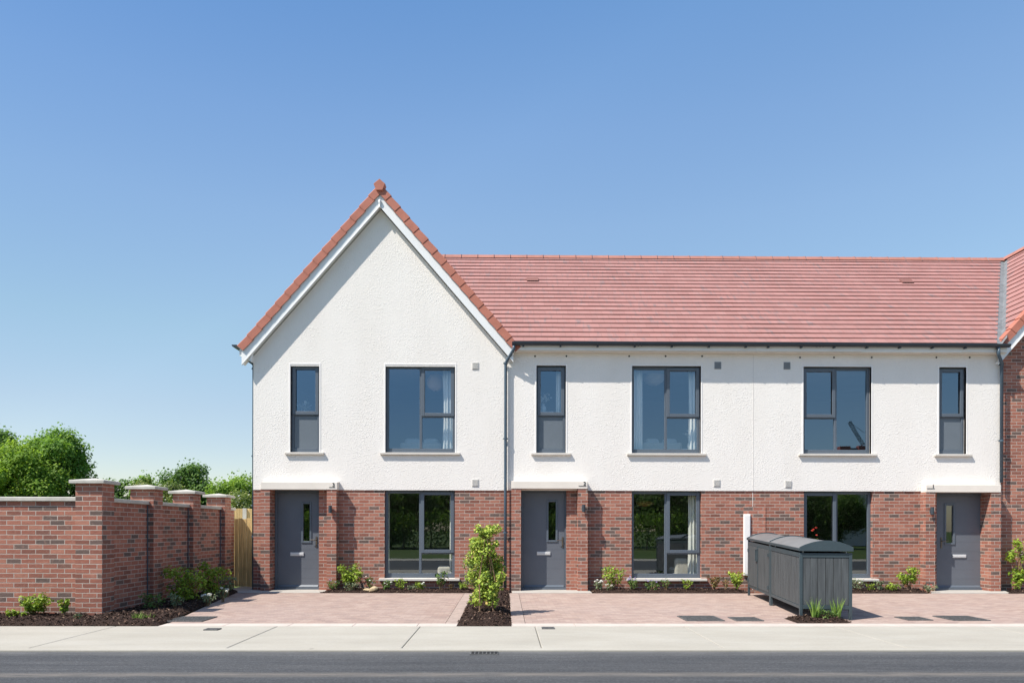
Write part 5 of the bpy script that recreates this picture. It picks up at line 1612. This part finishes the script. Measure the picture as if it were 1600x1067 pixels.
lantern('wide pale ribbed lantern in the upper window of house 2', 1022, 588, 1.3, 17, .85, M['white'], 5.12)
lantern('flat drum lamp of pale wood in the ground-floor window of house 2', 1007, 786, 1.2, 13.5, .36, M['wood'], 2.42)

def vase(label, px, py, y, hpx, leaf, seed, zbase, hfl):
    rng = np.random.default_rng(seed)
    x, z = F(px, py, y); sc = FPX / (y - CY); r = hpx * .38 / sc; h = hpx / sc
    t = thing('flower_vase', label, 'vase', (x, y, z), group='vases of blossom in the windows')
    MB().lathe((0, 0, 0), [(0, 0), (r * .7, 0), (r, h * .35), (r * .8, h * .65), (r * .35, h * .85), (r * .42, h)], 16).build('vase', M['china'], t, local=True, smooth=True, uv=False)
    st = MB(); P = []
    for i in range(9):
        a = rng.uniform(0, 6.28); l = hfl / sc * rng.uniform(.6, 1.0)
        tip = Vector((math.cos(a) * l * .55, math.sin(a) * l * .3, h + l * rng.uniform(.4, .9)))
        st.tube([(0, 0, h * .8), tip * .6 + Vector((0, 0, h * .3)), tip], [.005, .004, .002], 4)
        for k in range(9): P.append(np.array(tip) * 1.0 - np.array((tip.x, tip.y, tip.z - h)) * rng.uniform(0, .6) + rng.normal(size=3) * .03)
    st.build('stem', M['twig'], t, local=True, uv=False, fix=False)
    P = np.array(P)
    leaf_mesh('blossom', P, rng.normal(size=P.shape) + np.array((0, -.6, .4)), .06, LEAF[leaf], t, rng, .8)
    return t
def sideboard(label, x0, x1, y0, y1, z0, z1):
    t = thing('window_table', label, 'table', ((x0 + x1) / 2, (y0 + y1) / 2, z0), group='low tables behind the windows')
    MB().box(x0, x1, y0, y1, z1 - .03, z1).build('tabletop', M['white'], t, .004, uv=False)
    for a in (x0 + .02, x1 - .05):
        for b in (y0 + .02, y1 - .05): MB().box(a, a + .03, b, b + .03, z0, z1 - .031).build('leg', M['white'], t, uv=False)
    return t
def on_table(lab_t, lab_v, px, py, y, hpx, seed, hfl, zf, leaf='white'):
    x, z = F(px, py, y)
    sideboard(lab_t, x - .22, x + .22, y - .12, y + .16, zf, z - .001)
    vase(lab_v, px, py, y, hpx, leaf, seed, z, hfl)
on_table('small white table under the blossom vase in the upper window of house 2', 'white double vase with blossom twigs in the upper window of house 2', 1079, 702, .46, 15, 71, 20, 2.7)
on_table('small white table in the narrow window above door 2', 'white vase with round white blossom in the narrow window above door 2', 849, 644, .40, 13, 72, 26, 2.7)
on_table('small white table in the narrow window above door 3', 'pale vase with a round flower head in the narrow window above door 3', 473, 652, .40, 9, 73, 22, 2.7)

def bed_furn(label, px0, px1, py, y0, zf):
    xa, zt = F(px0, py, y0); xb = FX(px1, y0)
    t = thing('bed', label, 'bed', ((xa + xb) / 2, y0 + .9, zf), group='beds in the upper rooms')
    MB().box(xa, xb, y0, y0 + 2.0, zf + .05, zf + .40).build('bed_base', M['sofa'], t, .03, uv=False)
    MB().box(xa + .01, xb - .01, y0 + .02, y0 + 1.98, zf + .401, zf + .62).build('mattress', M['white'], t, .06, uv=False)
    MB().box(xa - .03, xb + .03, y0 + .5, y0 + 1.99, zf + .621, zf + .76).build('duvet', M['white'], t, .06, uv=False)
    MB().box(xa - .04, xb + .04, y0 - .10, y0 - .002, zf, zt - .12).build('headboard', M['sofa'], t, .05, uv=False)
    for k in (0, 1):
        w = (xb - xa) / 2
        MB().box(xa + k * w + .04, xa + (k + 1) * w - .04, y0 + .02, y0 + .30, zf + .621, zt).build('pillow', M['white'], t, .08, uv=False)
bed_furn('white made bed in the gabled house upper window', 628, 688, 684, 1.1, 2.70)
bed_furn('white made bed in the upper window of house 2', 1006, 1062, 684, 1.1, 2.70)
# armchair backs and print on the ground floor
def armchair(label, px, py, y, w):
    x, zt = F(px, py, y)
    t = thing('armchair', label, 'armchair', (x, y + .35, .05), group='armchairs on the ground floor')
    MB().box(x - w / 2, x + w / 2, y + .12, y + .7, .2, .46).build('seat', M['sofa'], t, .05, uv=False)
    MB().box(x - w / 2, x + w / 2, y, y + .14, .2, zt).build('backrest', M['sofa'], t, .07, uv=False, segs=4)
    for a in (x - w / 2 + .03, x + w / 2 - .08):
        for b in (y + .03, y + .6): MB().box(a, a + .05, b, b + .05, .05, .199).build('leg', M['wood'], t, uv=False)
armchair('rounded cream armchair in the right corner of the gabled house ground-floor window', 700, 884, .6, .5)
armchair('cream armchair beside the curtain in the ground-floor window of house 2', 1073, 872, .6, .55)
x0, z1 = F(1003, 796, 4.3); x1, z0 = F(1027, 824, 4.3)
t = thing('framed_print', 'pale framed print on the back wall of the ground-floor room of house 2', 'picture', ((x0 + x1) / 2, 4.45, z0))
MB().box(x0, x1, 4.46, 4.495, z0, z1).build('frame', M['black'], t, .004, uv=False)
MB().box(x0 + .05, x1 - .05, 4.452, 4.4595, z0 + .05, z1 - .05).build('print', M['picture'], t, uv=False)
# tower crane far across the road, mirrored in the upper window of house 1
t = thing('tower_crane', 'distant red and grey luffing crane, mirrored in the upper window of house 1', 'crane', (68, -112, -.1))
def lattice(mb, a, b, w, n, r):
    a, b = Vector(a), Vector(b); d = (b - a).normalized()
    s = d.cross(Vector((0, 1, 0))).normalized() * w; u = s.cross(d).normalized() * w
    cs = [s + u, s - u, -s - u, -s + u]
    for c in cs: mb.tube([a + c, b + c], r, 4)
    for i in range(n):
        p, q = a.lerp(b, i / n), a.lerp(b, (i + 1) / n)
        for k in range(4): mb.tube([p + cs[k], q + cs[(k + 1) % 4]], r * .6, 4)
mb = MB(); lattice(mb, (68, -112, -.1), (68, -112, 16.2), .45, 12, .09); mb.build('mast', M['steel'], t, uv=False, fix=False)
mb = MB(); lattice(mb, (67.3, -112, 17.2), (64.6, -112, 21.6), .22, 9, .05); mb.build('jib', M['steel'], t, uv=False, fix=False)
MB().box(66.2, 69.4, -112.6, -111.4, 16.2, 17.0).build('slew_platform', M['red'], t, .05, uv=False)
MB().box(62.6, 64.6, -112.6, -111.4, 15.9, 16.9).build('counterweight', M['red'], t, .05, uv=False)
MB().box(64.6, 66.2, -112.2, -111.8, 16.25, 16.6).build('counter_jib', M['steel'], t, uv=False)
MB().tube([(64.6, -112, 21.6), (68, -112, 19.2), (69.2, -112, 17)], .035, 4).build('tie_rope', M['steel'], t, uv=False)
MB().tube([(68, -112, 17), (68, -112, 19.2)], .07, 4).build('mast_head', M['steel'], t, uv=False)
